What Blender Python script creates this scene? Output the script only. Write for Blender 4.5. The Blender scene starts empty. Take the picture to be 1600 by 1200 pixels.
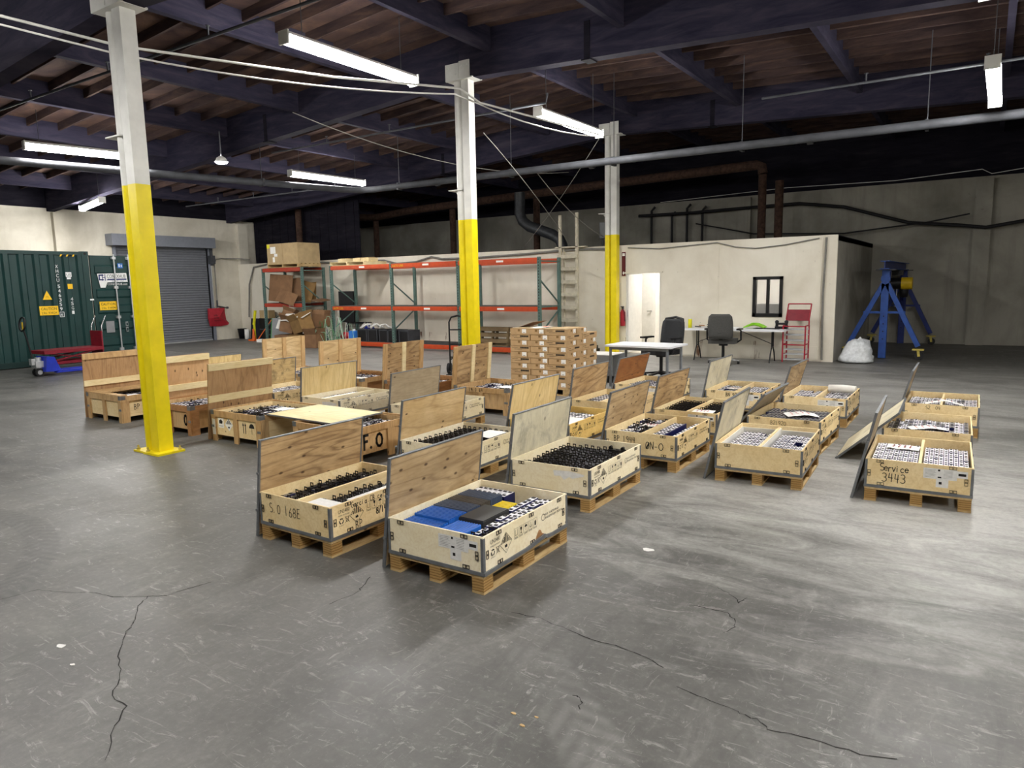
import bpy, math, random
from mathutils import Matrix, Vector
R = math.radians
random.seed(7)
C = bpy.context.scene.collection
scene = bpy.context.scene

# ------------------------------------------------------------------ camera
# world axes follow the building: +X along the office wall, +Y towards it
TH, PITCH, ROLL, CAM_H, FPX = R(33.8), R(8.087), R(-1.13), 1.85, 1106.4
cam_d = bpy.data.cameras.new('camera')
cam_d.sensor_width = 36.0
cam_d.lens = FPX * 36.0 / 1600.0
cam_d.clip_start = 0.05
cam_d.clip_end = 200
cam = bpy.data.objects.new('camera', cam_d)
C.objects.link(cam)
def _rot(v):
    cp, sp, c, s = math.cos(PITCH), math.sin(PITCH), math.cos(TH), math.sin(TH)
    x, y, z = v[0], v[1] * cp + v[2] * sp, -v[1] * sp + v[2] * cp
    return Vector((c * x - s * y, s * x + c * y, z))
_r = _rot((math.cos(ROLL), 0, math.sin(ROLL)))
_u = _rot((-math.sin(ROLL), 0, math.cos(ROLL)))
_f = _rot((0, 1, 0))
cam.matrix_world = Matrix(((_r.x, _u.x, -_f.x, 0), (_r.y, _u.y, -_f.y, 0), (_r.z, _u.z, -_f.z, CAM_H), (0, 0, 0, 1)))
scene.camera = cam

# ------------------------------------------------------------------ world, exposure
w = bpy.data.worlds.new('world')
scene.world = w
w.use_nodes = True
w.node_tree.nodes['Background'].inputs[0].default_value = (0.5, 0.6, 0.8, 1)
w.node_tree.nodes['Background'].inputs[1].default_value = 0.05
vs = scene.view_settings
vs.view_transform = 'Standard'
vs.look = 'None'
vs.exposure = 1.0
vs.gamma = 1.0
vs.use_curve_mapping = False
LAMP = 70.0          # emission of the ceiling strip lights
OFFICE = 14.0        # emission of the office ceiling panel

# ------------------------------------------------------------------ materials
MATS = {}
def srgb(h):
    h = h.lstrip('#')
    def l(c):
        c = c / 255.0
        return c / 12.92 if c <= 0.04045 else ((c + 0.055) / 1.055) ** 2.4
    return tuple(l(int(h[i:i + 2], 16)) for i in (0, 2, 4)) + (1,)
class NT:
    def __init__(s, name):
        s.m = bpy.data.materials.new(name)
        s.m.use_nodes = True
        s.t = s.m.node_tree
        s.b = s.t.nodes['Principled BSDF']
        MATS[name] = s.m
    def n(s, typ, ins=None, **kw):
        nd = s.t.nodes.new(typ)
        for k, v in kw.items():
            setattr(nd, k, v)
        for k, v in (ins or {}).items():
            if isinstance(v, bpy.types.NodeSocket):
                s.t.links.new(v, nd.inputs[k])
            else:
                nd.inputs[k].default_value = v
        return nd
    def coord(s, scale=(1, 1, 1), loc=(0, 0, 0), rnd=0.0, rot=(0, 0, 0)):
        tc = s.n('ShaderNodeTexCoord')
        v = tc.outputs['Object']
        if rnd:
            oi = s.n('ShaderNodeObjectInfo')
            k = s.n('ShaderNodeMath', {0: oi.outputs['Random'], 1: rnd}, operation='MULTIPLY')
            cb = s.n('ShaderNodeCombineXYZ', {0: k.outputs[0], 1: k.outputs[0], 2: k.outputs[0]})
            v = s.n('ShaderNodeVectorMath', {0: v, 1: cb.outputs[0]}, operation='ADD').outputs[0]
        return s.n('ShaderNodeMapping', {'Vector': v, 'Scale': scale, 'Location': loc, 'Rotation': rot}).outputs[0]
    def noise(s, vec, scale, detail=4.0, rough=0.55, dist=0.0):
        return s.n('ShaderNodeTexNoise', {'Vector': vec, 'Scale': scale, 'Detail': detail, 'Roughness': rough, 'Distortion': dist}).outputs[0]
    def ramp(s, fac, stops):
        r = s.n('ShaderNodeValToRGB', {'Fac': fac})
        cr = r.color_ramp
        while len(cr.elements) < len(stops):
            cr.elements.new(0.5)
        for e, (p, c) in zip(cr.elements, stops):
            e.position = p
            e.color = c if len(c) == 4 else tuple(c) + (1,)
        return r.outputs[0]
    def mix(s, fac, a, b, mode='MIX'):
        nd = s.n('ShaderNodeMix', data_type='RGBA', blend_type=mode)
        for k, v in ((0, fac), (6, a), (7, b)):
            if isinstance(v, bpy.types.NodeSocket):
                s.t.links.new(v, nd.inputs[k])
            else:
                nd.inputs[k].default_value = v
        return nd.outputs[2]
    def math(s, op, a, b=0.0, c=0.0):
        return s.n('ShaderNodeMath', {0: a, 1: b, 2: c}, operation=op).outputs[0]
    def col(s, v):
        if isinstance(v, bpy.types.NodeSocket):
            s.t.links.new(v, s.b.inputs['Base Color'])
        else:
            s.b.inputs['Base Color'].default_value = v
    def bump(s, h, strength=0.2, dist=0.01):
        b = s.n('ShaderNodeBump', {'Height': h, 'Strength': strength, 'Distance': dist})
        s.t.links.new(b.outputs[0], s.b.inputs['Normal'])
    def set(s, **k):
        for a, v in k.items():
            a = {'rough': 'Roughness', 'metal': 'Metallic', 'spec': 'Specular IOR Level', 'alpha': 'Alpha'}[a]
            if isinstance(v, bpy.types.NodeSocket):
                s.t.links.new(v, s.b.inputs[a])
            else:
                s.b.inputs[a].default_value = v
        return s
def g(v): return (v, v, v, 1)
def plain(name, hexc, rough=0.6, metal=0.0, var=0.18, scale=9.0, spec=0.4, bump=0.0):
    n = NT(name)
    c = srgb(hexc)
    d = tuple(x * (1 - var) for x in c[:3]) + (1,)
    l = tuple(min(1, x * (1 + var * 0.6)) for x in c[:3]) + (1,)
    v = n.coord(rnd=13.0)
    f = n.noise(v, scale, 5)
    n.col(n.ramp(f, [(0.3, d), (0.7, l)]))
    n.set(rough=rough, metal=metal, spec=spec)
    if bump:
        n.bump(f, bump, 0.01)
    return n.m
def ply(name, light, mid, dark, axis=1, knots=0.0, stain=None, figure=0.35, rough=0.62, knotc='#3a2413', flat=None):
    """plywood: grain stretched along one axis, cathedral figure, knots"""
    n = NT(name)
    st = [1.0, 1.0, 1.0]
    st[axis] = 0.16
    v = n.coord(scale=tuple(st), rnd=31.0)
    big = n.noise(v, 2.6, 3, 0.5, 1.2)
    # growth rings
    rings = n.math('FRACT', n.math('MULTIPLY', big, 9.0))
    rings = n.math('ABSOLUTE', n.math('SUBTRACT', rings, 0.5))
    fine = n.noise(v, 60.0, 3, 0.6)
    blot = n.noise(n.coord(rnd=31.0), 2.2, 4, 0.6)
    a = n.ramp(blot, [(0.34, srgb(mid)), (0.66, srgb(light))])
    a = n.mix(n.math('MULTIPLY', n.ramp(rings, [(0.0, g(1)), (0.16, g(0.35)), (0.5, g(0))]), figure), a, srgb(dark))
    a = n.mix(n.math('MULTIPLY', n.ramp(fine, [(0.45, g(0)), (0.75, g(1))]), 0.35), a, srgb(dark))
    if knots:
        kv = n.coord(scale=tuple(0.0 if i == flat else 9.0 * (0.55 if i == axis else 1.0) for i in range(3)), rnd=31.0)
        if flat is not None:
            sx = n.n('ShaderNodeSeparateXYZ', {0: kv})
            kv = n.n('ShaderNodeCombineXYZ', {0: sx.outputs[1], 1: sx.outputs[2]}).outputs[0]
        vo = n.n('ShaderNodeTexVoronoi', {'Vector': kv, 'Scale': 1.0}, voronoi_dimensions='2D' if flat is not None else '3D')
        kn = n.ramp(vo.outputs['Distance'], [(0.0, g(1)), (0.06, g(0.85)), (0.12, g(0))])
        sel = n.ramp(n.n('ShaderNodeSeparateColor', {0: vo.outputs['Color']}).outputs[0], [(1 - knots - 0.02, g(0)), (1 - knots, g(1))])
        a = n.mix(n.math('MULTIPLY', n.math('MULTIPLY', kn, sel), 0.9), a, srgb(knotc))
    if stain:
        sn = n.noise(n.coord(rnd=17.0), 3.4, 6, 0.7, 0.6)
        a = n.mix(n.ramp(sn, [(0.5, g(0)), (0.68, g(0.85))]), a, srgb(stain))
    n.col(a)
    n.set(rough=rough, spec=0.3)
    n.bump(fine, 0.12, 0.002)
    return n.m

# crate timber
ply('birch', '#f4ead0', '#ecdfba', '#d3bc8a', 1, 0.02, figure=0.22)
ply('golden_ply', '#f1deb2', '#e8cf9c', '#c8a76d', 1, 0.05, figure=0.28)
ply('yellow_ply', '#f3d68a', '#e9c673', '#c99f4e', 1, 0.03, figure=0.2)
ply('lid_knotty', '#c6ad86', '#ae936b', '#795f42', 1, 0.60, figure=0.62, flat=0)
ply('lid_brown', '#c6a87c', '#aa8a60', '#6b4f34', 1, 0.45, figure=0.70, flat=0)
ply('lid_pale', '#dcd5bc', '#cbc3a8', '#a39a7e', 2, 0.10, stain='#9d9886', figure=0.2, flat=0)
ply('lid_yellow', '#e6d09a', '#d8bd82', '#ab8a52', 2, 0.10, figure=0.45, flat=0)
ply('lid_blond', '#d8be92', '#c6a878', '#98784c', 1, 0.16, figure=0.55, flat=0)
ply('lid_orange', '#a87240', '#935c30', '#5e371b', 1, 0.2, figure=0.55, flat=0)
ply('lid_mould', '#d0b784', '#bda06e', '#8a7048', 1, 0.06, stain='#2f2e26', figure=0.3, flat=0)
ply('lid_red', '#b9966e', '#a6825b', '#765738', 2, 0.08, figure=0.5, flat=0)
ply('lid_spot', '#cda679', '#ba9164', '#94704a', 2, 0.40, figure=0.25, flat=0)
ply('lid_flat', '#f3e8bf', '#e9d8a5', '#cbb37a', 0, 0.03, figure=0.4)
ply('lid_grey', '#b5a58a', '#a09076', '#7a6c55', 1, 0.14, figure=0.3, flat=0)
ply('frame_wood', '#d2b182', '#be9967', '#87663f', 2, 0.16, figure=0.45)
ply('frame_dark', '#b3865a', '#9d7045', '#6e4b2b', 1, 0.12, figure=0.4)
ply('batten_pale', '#eddfb4', '#e1cd9c', '#c0a56e', 1, 0.12, figure=0.2)
ply('pallet_wood', '#cbb282', '#b6996a', '#86683f', 1, 0.06, figure=0.3)
ply('old_pallet', '#7d6a4c', '#66543a', '#43351f', 0, 0.05, figure=0.3)
def laminated():
    n = NT('laminated_block')
    tc = n.coord(rnd=3.0)
    z = n.n('ShaderNodeSeparateXYZ', {0: tc}).outputs[2]
    wv = n.math('FRACT', n.math('MULTIPLY', n.math('ADD', z, n.math('MULTIPLY', n.noise(tc, 8), 0.02)), 58.0))
    c = n.ramp(wv, [(0.0, srgb('#5e431f')), (0.2, srgb('#a5824f')), (0.75, srgb('#b8955f')), (1.0, srgb('#6b4c26'))])
    n.col(n.mix(n.math('MULTIPLY', n.noise(tc, 40, 4), 0.5), c, srgb('#8c6a3c')))
    n.set(rough=0.8, spec=0.2)
laminated()

def floor_mat():
    n = NT('concrete_floor')
    v = n.coord()
    sep = n.n('ShaderNodeSeparateXYZ', {0: v})
    st = n.coord(scale=(0.55, 1.5, 1.0), rot=(0, 0, R(18)))
    st2 = n.coord(scale=(1.6, 0.5, 1.0), rot=(0, 0, R(-34)))
    big = n.noise(v, 0.30, 5, 0.6, 0.5)
    mid = n.noise(st, 1.3, 8, 0.68, 1.0)
    mid2 = n.noise(st2, 2.1, 8, 0.7, 1.4)
    fine = n.noise(v, 26.0, 6, 0.72)
    c = n.ramp(mid, [(0.30, srgb('#3d3c3a')), (0.48, srgb('#52514e')), (0.58, srgb('#5d5c58')), (0.74, srgb('#7c7b76'))])
    c = n.mix(n.ramp(mid2, [(0.36, g(0.55)), (0.5, g(0)), (0.64, g(0))]), c, srgb('#3a3937'))
    c = n.mix(n.ramp(mid2, [(0.55, g(0)), (0.72, g(0.6))]), c, srgb('#84837e'))
    c = n.mix(n.ramp(big, [(0.38, g(0)), (0.68, g(0.45))]), c, srgb('#82817c'))
    # pale scuffs and dust; the right patch also paints in the floor's lamplight
    dx = n.math('MULTIPLY', n.math('SUBTRACT', sep.outputs[0], -0.4), 0.26)
    dy = n.math('MULTIPLY', n.math('SUBTRACT', sep.outputs[1], 6.6), 0.34)
    dd = n.math('SQRT', n.math('ADD', n.math('MULTIPLY', dx, dx), n.math('MULTIPLY', dy, dy)))
    dust_glow = n.ramp(n.math('ADD', dd, n.math('MULTIPLY', n.math('SUBTRACT', n.noise(st, 2.4, 8, 0.72, 0.8), 0.5), 2.4)), [(0.1, g(0.75)), (1.15, g(0))])
    c = n.mix(dust_glow, c, srgb('#b9b8b3'))
    ex = n.math('MULTIPLY', n.math('SUBTRACT', sep.outputs[0], -8.5), 0.085)
    ey = n.math('MULTIPLY', n.math('SUBTRACT', sep.outputs[1], 12.5), 0.17)
    ee = n.math('SQRT', n.math('ADD', n.math('MULTIPLY', ex, ex), n.math('MULTIPLY', ey, ey)))
    dust_sheen = n.ramp(n.math('ADD', ee, n.math('MULTIPLY', n.math('SUBTRACT', n.noise(st, 1.1, 8, 0.72, 0.8), 0.5), 1.6)), [(0.25, g(0.72)), (1.4, g(0))])  # far dusty patch, with the floor's grazing reflections mixed into its colour
    c = n.mix(dust_sheen, c, srgb('#b4b3ae'))
    sc = n.noise(n.coord(scale=(1.0, 3.4, 1), rot=(0, 0, R(-25))), 3.0, 9, 0.78, 2.2)
    c = n.mix(n.ramp(sc, [(0.57, g(0)), (0.62, g(0.5)), (0.8, g(0.8))]), c, srgb('#a3a29d'))
    sc2 = n.noise(n.coord(scale=(2.6, 0.7, 1), rot=(0, 0, R(12)), loc=(3, 1, 0)), 4.6, 7, 0.75, 3.0)
    c = n.mix(n.ramp(sc2, [(0.60, g(0)), (0.66, g(0.55))]), c, srgb('#9c9b96'))
    # dark stains and grease spots
    ol = n.noise(n.coord(loc=(4.1, 2.2, 0)), 0.8, 5, 0.6, 0.6)
    c = n.mix(n.ramp(ol, [(0.60, g(0)), (0.74, g(0.55))]), c, srgb('#4b4a48'))
    wob = n.n('ShaderNodeVectorMath', {0: v, 1: n.n('ShaderNodeVectorMath', {0: n.n('ShaderNodeTexNoise', {'Vector': v, 'Scale': 5.0}).outputs['Color'], 1: (0.22, 0.22, 0)}, operation='MULTIPLY').outputs[0]}, operation='ADD').outputs[0]
    sp = n.n('ShaderNodeTexVoronoi', {'Vector': wob, 'Scale': 0.62})
    c = n.mix(n.ramp(sp.outputs['Distance'], [(0.04, g(0.45)), (0.10, g(0))]), c, srgb('#45443f'))
    c = n.mix(n.math('MULTIPLY', n.ramp(fine, [(0.35, g(1)), (0.65, g(0))]), 0.30), c, srgb('#3c3b39'))
    c = n.mix(n.math('MULTIPLY', n.ramp(fine, [(0.55, g(0)), (0.75, g(1))]), 0.25), c, srgb('#8a8984'))
    # tyre tracks pressed into the dust: two curved bands and one straight run
    def track(cx, cy, rad, wd, freq, k, quad):
        ax = n.math('SUBTRACT', sep.outputs[0], cx)
        ay = n.math('SUBTRACT', sep.outputs[1], cy)
        rr = n.math('SQRT', n.math('ADD', n.math('MULTIPLY', ax, ax), n.math('MULTIPLY', ay, ay)))
        off = n.math('SUBTRACT', rr, rad)
        band = n.ramp(n.math('ABSOLUTE', off), [(wd, g(1)), (wd * 1.3, g(0))])
        ang = n.math('ARCTAN2', ay, ax)
        tread = n.math('SINE', n.math('ADD', n.math('MULTIPLY', ang, freq), n.math('MULTIPLY', n.math('ABSOLUTE', off), 60.0)))
        q = n.math('GREATER_THAN', n.math('ADD', n.math('MULTIPLY', ax, quad[0]), n.math('MULTIPLY', ay, quad[1])), quad[2])
        return n.math('MULTIPLY', n.math('MULTIPLY', band, q), n.math('MULTIPLY_ADD', tread, k * 0.45, k))
    c = n.mix(track(-6.5, 0.4, 2.0, 0.10, 130.0, 0.30, (0.7, 0.7, 0.9)), c, srgb('#3a3a38'))
    fade = n.ramp(n.noise(v, 1.4, 4), [(0.42, g(0)), (0.6, g(1))])
    c = n.mix(n.math('MULTIPLY', track(4.0, -3.0, 8.2, 0.13, 420.0, 0.16, (-0.6, 0.8, 0.0)), fade), c, srgb('#4a4a48'))
    c = n.mix(n.math('MULTIPLY', track(6.0, 12.0, 9.3, 0.13, 480.0, 0.10, (-0.3, -0.9, 0.0)), fade), c, srgb('#c4c3be'))
    c = n.mix(n.math('MULTIPLY', track(-9.0, -6.0, 11.4, 0.12, 560.0, 0.10, (0.7, 0.7, 0.0)), fade), c, srgb('#bdbcb7'))
    # sawn joints on the column lines
    def joint(s, p):
        return n.math('LESS_THAN', n.math('ABSOLUTE', n.math('SUBTRACT', s, p)), 0.006)
    jn = n.math('MAXIMUM', joint(sep.outputs[0], -7.55), n.math('MAXIMUM', joint(sep.outputs[1], 13.4), joint(sep.outputs[0], -16.0)))
    c = n.mix(n.math('MULTIPLY', jn, 0.75), c, srgb('#333333'))
    n.col(c)
    n.set(rough=n.ramp(mid, [(0.3, g(0.38)), (0.7, g(0.62))]), spec=0.5)
    n.bump(n.math('ADD', fine, n.math('MULTIPLY', mid, 2.0)), 0.10, 0.004)
floor_mat()
def wall_mat(name, base, dark, rust=None, scale=1.0, lo=0.0):
    n = NT(name)
    v = n.coord()
    a = n.noise(v, 0.8 * scale, 6, 0.6, 0.4)
    streak = n.noise(n.coord(scale=(2.2, 2.2, 0.22)), 1.6, 6, 0.65)
    sp = n.noise(v, 9.0, 6, 0.75)
    c = n.ramp(a, [(0.3, srgb(dark)), (0.62, srgb(base))])
    c = n.mix(n.ramp(streak, [(0.52, g(0)), (0.72, g(0.45))]), c, srgb(dark))
    c = n.mix(n.ramp(sp, [(0.66, g(0)), (0.73, g(0.65))]), c, srgb('#4b463b'))
    if rust:
        rn = n.noise(n.coord(scale=(3.0, 3.0, 0.6)), 1.2, 5, 0.6)
        z = n.n('ShaderNodeSeparateXYZ', {0: v}).outputs[2]
        low = n.math('LESS_THAN', z, 0.42)
        c = n.mix(n.math('MULTIPLY', n.ramp(rn, [(0.62, g(0)), (0.68, g(0.9))]), low), c, srgb(rust))
    n.col(c)
    n.set(rough=0.85, spec=0.2)
    n.bump(sp, 0.15, 0.006)
wall_mat('cream_wall', '#e9e4d6', '#d5cebd', rust='#6b3f1f')
wall_mat('left_wall_paint', '#d9d4c6', '#bbb5a5')
wall_mat('back_wall_paint', '#aaa79d', '#7d7a71', scale=0.7)
wall_mat('shell_wall', '#b9b3a2', '#97917f')
def beam(name, a, b, d):
    n = NT(name)
    v = n.coord(scale=(0.25, 0.25, 1.5), rnd=9.0)
    f = n.noise(v, 5.0, 6, 0.65, 0.6)
    k = n.noise(n.coord(rnd=5.0), 1.3, 4)
    c = n.ramp(f, [(0.3, srgb(d)), (0.55, srgb(b)), (0.75, srgb(a))])
    n.col(n.mix(n.math('MULTIPLY', k, 0.5), c, srgb(d)))
    n.set(rough=0.9, spec=0.1)
beam('girder_wood', '#48434e', '#363341', '#201f2e')  # bluish cast of lens flare put into the wood colour
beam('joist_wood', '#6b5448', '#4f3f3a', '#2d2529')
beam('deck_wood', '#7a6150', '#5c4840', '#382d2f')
beam('dark_board', '#2f2c31', '#211f27', '#12111a')  # flare blue is tinted into these boards too
plain('galv', '#7f8284', 0.45, 0.55, 0.2, 20)
plain('steel_trim', '#75787b', 0.5, 0.4, 0.22, 15)
plain('clip_metal', '#4a443c', 0.5, 0.5, 0.3, 30)
plain('print_black', '#1e1c1a', 0.8, var=0.3, scale=40)
plain('ink_red', '#d4566a', 0.8, var=0.2)
plain('paper', '#f2f1ec', 0.8, var=0.05)
plain('label_paper', '#dfdedb', 0.7, var=0.1, scale=40)
plain('white_paint', '#d9d9d4', 0.45, 0, 0.10, 5)
plain('yellow_paint', '#ead507', 0.42, 0, 0.10, 5)
plain('yellow_old', '#c9b75a', 0.7, 0, 0.3, 14)
plain('cell_blue', '#161d52', 0.4, 0, 0.2)
plain('cell_dark', '#23232b', 0.5, 0, 0.4, 30)
plain('cell_white', '#e6e6ea', 0.5, 0, 0.12, 30)
plain('cell_grey', '#8f8d8a', 0.5, 0.2, 0.5, 40)
plain('terminal', '#1c1a1a', 0.5, 0.2, 0.3)
plain('tab_metal', '#2b2723', 0.5, 0.35, 0.45, 50)
plain('slab_blue', '#2463bd', 0.35, 0, 0.12)
plain('slab_slate', '#3d4b63', 0.4, 0, 0.2)
plain('slab_brown', '#4d4740', 0.5, 0, 0.3)
plain('slab_black', '#383838', 0.45, 0, 0.15)
plain('slab_yellow', '#efd21d', 0.4, 0, 0.08)
plain('foam_white', '#dcdad3', 0.9, 0, 0.08)
plain('container_green', '#123634', 0.45, 0, 0.16, 3)
plain('container_dark', '#0f2c2a', 0.5, 0, 0.2, 3)
plain('caution_yellow', '#f0c21e', 0.5, 0, 0.05)
plain('lettering_white', '#e9ebea', 0.6, 0, 0.04)
plain('sign_navy', '#27346b', 0.5, 0, 0.05)
plain('sign_blue', '#2f6fc0', 0.5, 0, 0.05)
plain('zinc_bar', '#c3c6c8', 0.35, 0.6, 0.12)
plain('jack_blue', '#1f36b4', 0.4, 0, 0.15)
plain('cart_red', '#7d1626', 0.45, 0, 0.2)
plain('cart_red_bright', '#a31a30', 0.45, 0, 0.2)
plain('black_plastic', '#151518', 0.5, 0, 0.25)
plain('black_metal', '#1b1b1d', 0.4, 0.2, 0.25)
plain('mesh_black', '#1f2124', 0.7, 0, 0.3, 60)
plain('chair_grey', '#4a4a48', 0.9, 0, 0.15, 40)
plain('chrome', '#b9bcbf', 0.25, 0.9, 0.1)
plain('door_grey', '#74777e', 0.5, 0.1, 0.08)
plain('door_housing', '#7c808a', 0.5, 0.1, 0.08)
plain('rack_green', '#567069', 0.5, 0, 0.2)
plain('rack_orange', '#c04a22', 0.45, 0, 0.15)
plain('rack_red', '#a53a25', 0.5, 0, 0.15)
plain('wire_deck', '#6d6f70', 0.5, 0.4, 0.2)
plain('carton', '#bd9d72', 0.8, 0, 0.14, 7)
plain('carton_dark', '#86683f', 0.85, 0, 0.16, 7)
plain('carton_brown', '#7c5c40', 0.85, 0, 0.2, 5)
plain('carton_pale', '#b8a078', 0.85, 0, 0.15, 5)
plain('bag_red', '#a31f2f', 0.6, 0, 0.2)
plain('hi_yellow', '#e9e52a', 0.5, 0, 0.1)
plain('hi_orange', '#e06a2a', 0.5, 0, 0.1)
plain('board_grey', '#86888a', 0.8, 0, 0.08)
plain('board_green', '#3c7a45', 0.7, 0, 0.1)
plain('board_navy', '#141b2b', 0.6, 0, 0.2)
plain('strap_green', '#9cc7a6', 0.5, 0, 0.2)
plain('lime', '#8fd42a', 0.5, 0, 0.2)
plain('jug_blue', '#3f86e0', 0.4, 0, 0.1)
plain('tarp_blue', '#1c2f9c', 0.5, 0, 0.2)
plain('cable_white', '#e2e2de', 0.5, 0, 0.06)
plain('cable_black', '#17161a', 0.6, 0, 0.2)
plain('cable_grey', '#7c7a74', 0.6, 0, 0.2)
plain('pipe_grey', '#45474c', 0.7, 0.1, 0.3, 4)
plain('pipe_rust', '#48342a', 0.9, 0.1, 0.55, 12, bump=0.6)
plain('duct_dark', '#4a4c50', 0.5, 0.4, 0.3)
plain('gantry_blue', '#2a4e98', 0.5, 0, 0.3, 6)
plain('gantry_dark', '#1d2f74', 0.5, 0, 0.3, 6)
plain('hoist_yellow', '#d9b51c', 0.5, 0, 0.2)
plain('ladder_wood', '#c9c2ae', 0.8, 0, 0.2, 12)
plain('table_white', '#e4e6ea', 0.4, 0, 0.05)
plain('leg_grey', '#7d8288', 0.4, 0.4, 0.1)
plain('door_white', '#dedcd6', 0.6, 0, 0.06)
plain('office_paint', '#ece9e2', 0.8, 0, 0.04)
plain('office_tile', '#cbc4b6', 0.5, 0, 0.12)
plain('frame_black', '#0f0f11', 0.4, 0, 0.1)
plain('sign_maroon', '#5a1c22', 0.5, 0, 0.2)
plain('sack_plastic', '#d9dde0', 0.25, 0, 0.2, 16, bump=0.9)
plain('crack_dark', '#2e2d2c', 0.95, 0, 0.3)
plain('soil_brown', '#4a4038', 0.95, 0, 0.3)
def glassm():
    n = NT('window_glass')
    n.col(g(0.75))
    n.set(rough=0.05)
    n.b.inputs['Transmission Weight'].default_value = 0.85
    n.b.inputs['IOR'].default_value = 1.2
glassm()
def emis(name, c, s):
    n = NT(name)
    n.col(g(0.9))
    n.b.inputs['Emission Color'].default_value = c
    n.b.inputs['Emission Strength'].default_value = s
emis('tube_glow', (1.0, 0.975, 0.94, 1), LAMP)
emis('office_glow', (1.0, 0.96, 0.9, 1), OFFICE)

# ------------------------------------------------------------------ mesh helpers
class MB:
    """collects shapes and builds ONE mesh"""
    def __init__(s):
        s.v, s.f, s.mi, s.sm, s.mats = [], [], [], [], []
    def m(s, name):
        if name not in s.mats:
            s.mats.append(name)
        return s.mats.index(name)
    def add(s, vs_, fs, mat, smooth=False):
        o = len(s.v)
        s.v += [tuple(p) for p in vs_]
        k = s.m(mat)
        for f in fs:
            s.f.append(tuple(i + o for i in f))
            s.mi.append(k)
            s.sm.append(smooth)
        return s
    def bx(s, x0, x1, y0, y1, z0, z1, mat, M=None):
        vs_ = [(x0, y0, z0), (x1, y0, z0), (x1, y1, z0), (x0, y1, z0), (x0, y0, z1), (x1, y0, z1), (x1, y1, z1), (x0, y1, z1)]
        if M is not None:
            vs_ = [M @ Vector(p) for p in vs_]
        return s.add(vs_, [(0, 3, 2, 1), (4, 5, 6, 7), (0, 1, 5, 4), (1, 2, 6, 5), (2, 3, 7, 6), (3, 0, 4, 7)], mat)
    def bar(s, p0, p1, wx, wy, mat, up=(0, 0, 1)):
        """rectangular bar from p0 to p1"""
        p0, p1 = Vector(p0), Vector(p1)
        d = (p1 - p0)
        L = d.length
        d.normalize()
        u = Vector(up)
        if abs(d.dot(u)) > 0.98:
            u = Vector((0, 1, 0))
        a = d.cross(u).normalized()
        b = a.cross(d).normalized()
        vs_ = []
        for t in (p0, p1):
            for sx, sy in ((-1, -1), (1, -1), (1, 1), (-1, 1)):
                vs_.append(t + a * sx * wx / 2 + b * sy * wy / 2)
        return s.add(vs_, [(3, 2, 1, 0), (4, 5, 6, 7), (0, 1, 5, 4), (1, 2, 6, 5), (2, 3, 7, 6), (3, 0, 4, 7)], mat)
    def tube(s, pts, r, mat, n=8, caps=True, closed=False):
        pts = [Vector(p) for p in pts]
        rings = []
        prev = None
        N = len(pts)
        for i, p in enumerate(pts):
            if closed:
                d = pts[(i + 1) % N] - pts[i - 1]
            else:
                d = pts[min(i + 1, N - 1)] - pts[max(i - 1, 0)]
            d.normalize()
            if prev is None:
                a = d.cross(Vector((0, 0, 1)))
                if a.length < 0.05:
                    a = d.cross(Vector((0, 1, 0)))
            else:
                a = prev - d * prev.dot(d)
            a.normalize()
            prev = a
            b = d.cross(a)
            rr = r[i] if isinstance(r, (list, tuple)) else r
            rings.append([p + a * math.cos(2 * math.pi * k / n) * rr + b * math.sin(2 * math.pi * k / n) * rr for k in range(n)])
        vs_ = [q for ring in rings for q in ring]
        fs = []
        for i in range(N if closed else N - 1):
            j = (i + 1) % N
            for k in range(n):
                fs.append((i * n + k, i * n + (k + 1) % n, j * n + (k + 1) % n, j * n + k))
        s.add(vs_, fs, mat, True)
        if caps and not closed:
            s.add(rings[0], [tuple(range(n - 1, -1, -1))], mat)
            s.add(rings[-1], [tuple(range(n))], mat)
        return s
    def cyl(s, p0, p1, r, mat, n=12):
        return s.tube([p0, p1], r, mat, n)
    def lathe(s, prof, mat, n=16, c=(0, 0, 0)):
        vs_, fs = [], []
        for r, z in prof:
            for k in range(n):
                vs_.append((c[0] + r * math.cos(2 * math.pi * k / n), c[1] + r * math.sin(2 * math.pi * k / n), c[2] + z))
        for i in range(len(prof) - 1):
            for k in range(n):
                fs.append((i * n + k, i * n + (k + 1) % n, (i + 1) * n + (k + 1) % n, (i + 1) * n + k))
        return s.add(vs_, fs, mat, True)
    def prism(s, poly, h, mat, F):
        """poly of 2D points through F(u,v,w); extruded w from 0 to h"""
        n = len(poly)
        vs_ = [F(u, v, 0) for u, v in poly] + [F(u, v, h) for u, v in poly]
        fs = [tuple(range(n - 1, -1, -1)), tuple(range(n, 2 * n))] + [(i, (i + 1) % n, n + (i + 1) % n, n + i) for i in range(n)]
        return s.add(vs_, fs, mat)
    def flat(s, polys, mat, F):
        for poly in polys:
            s.add([F(u, v) for u, v in poly], [tuple(range(len(poly)))], mat)
        return s
    def merge(s, o, M):
        off = len(s.v)
        s.v += [tuple(M @ Vector(p)) for p in o.v]
        mp = [s.m(x) for x in o.mats]
        for f, k, sm in zip(o.f, o.mi, o.sm):
            s.f.append(tuple(i + off for i in f))
            s.mi.append(mp[k])
            s.sm.append(sm)
        return s
    def mesh(s, name):
        me = bpy.data.meshes.new(name)
        me.from_pydata(s.v, [], s.f)
        for x in s.mats:
            me.materials.append(MATS[x])
        me.polygons.foreach_set('material_index', s.mi)
        me.polygons.foreach_set('use_smooth', s.sm)
        me.update()
        return me
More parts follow.
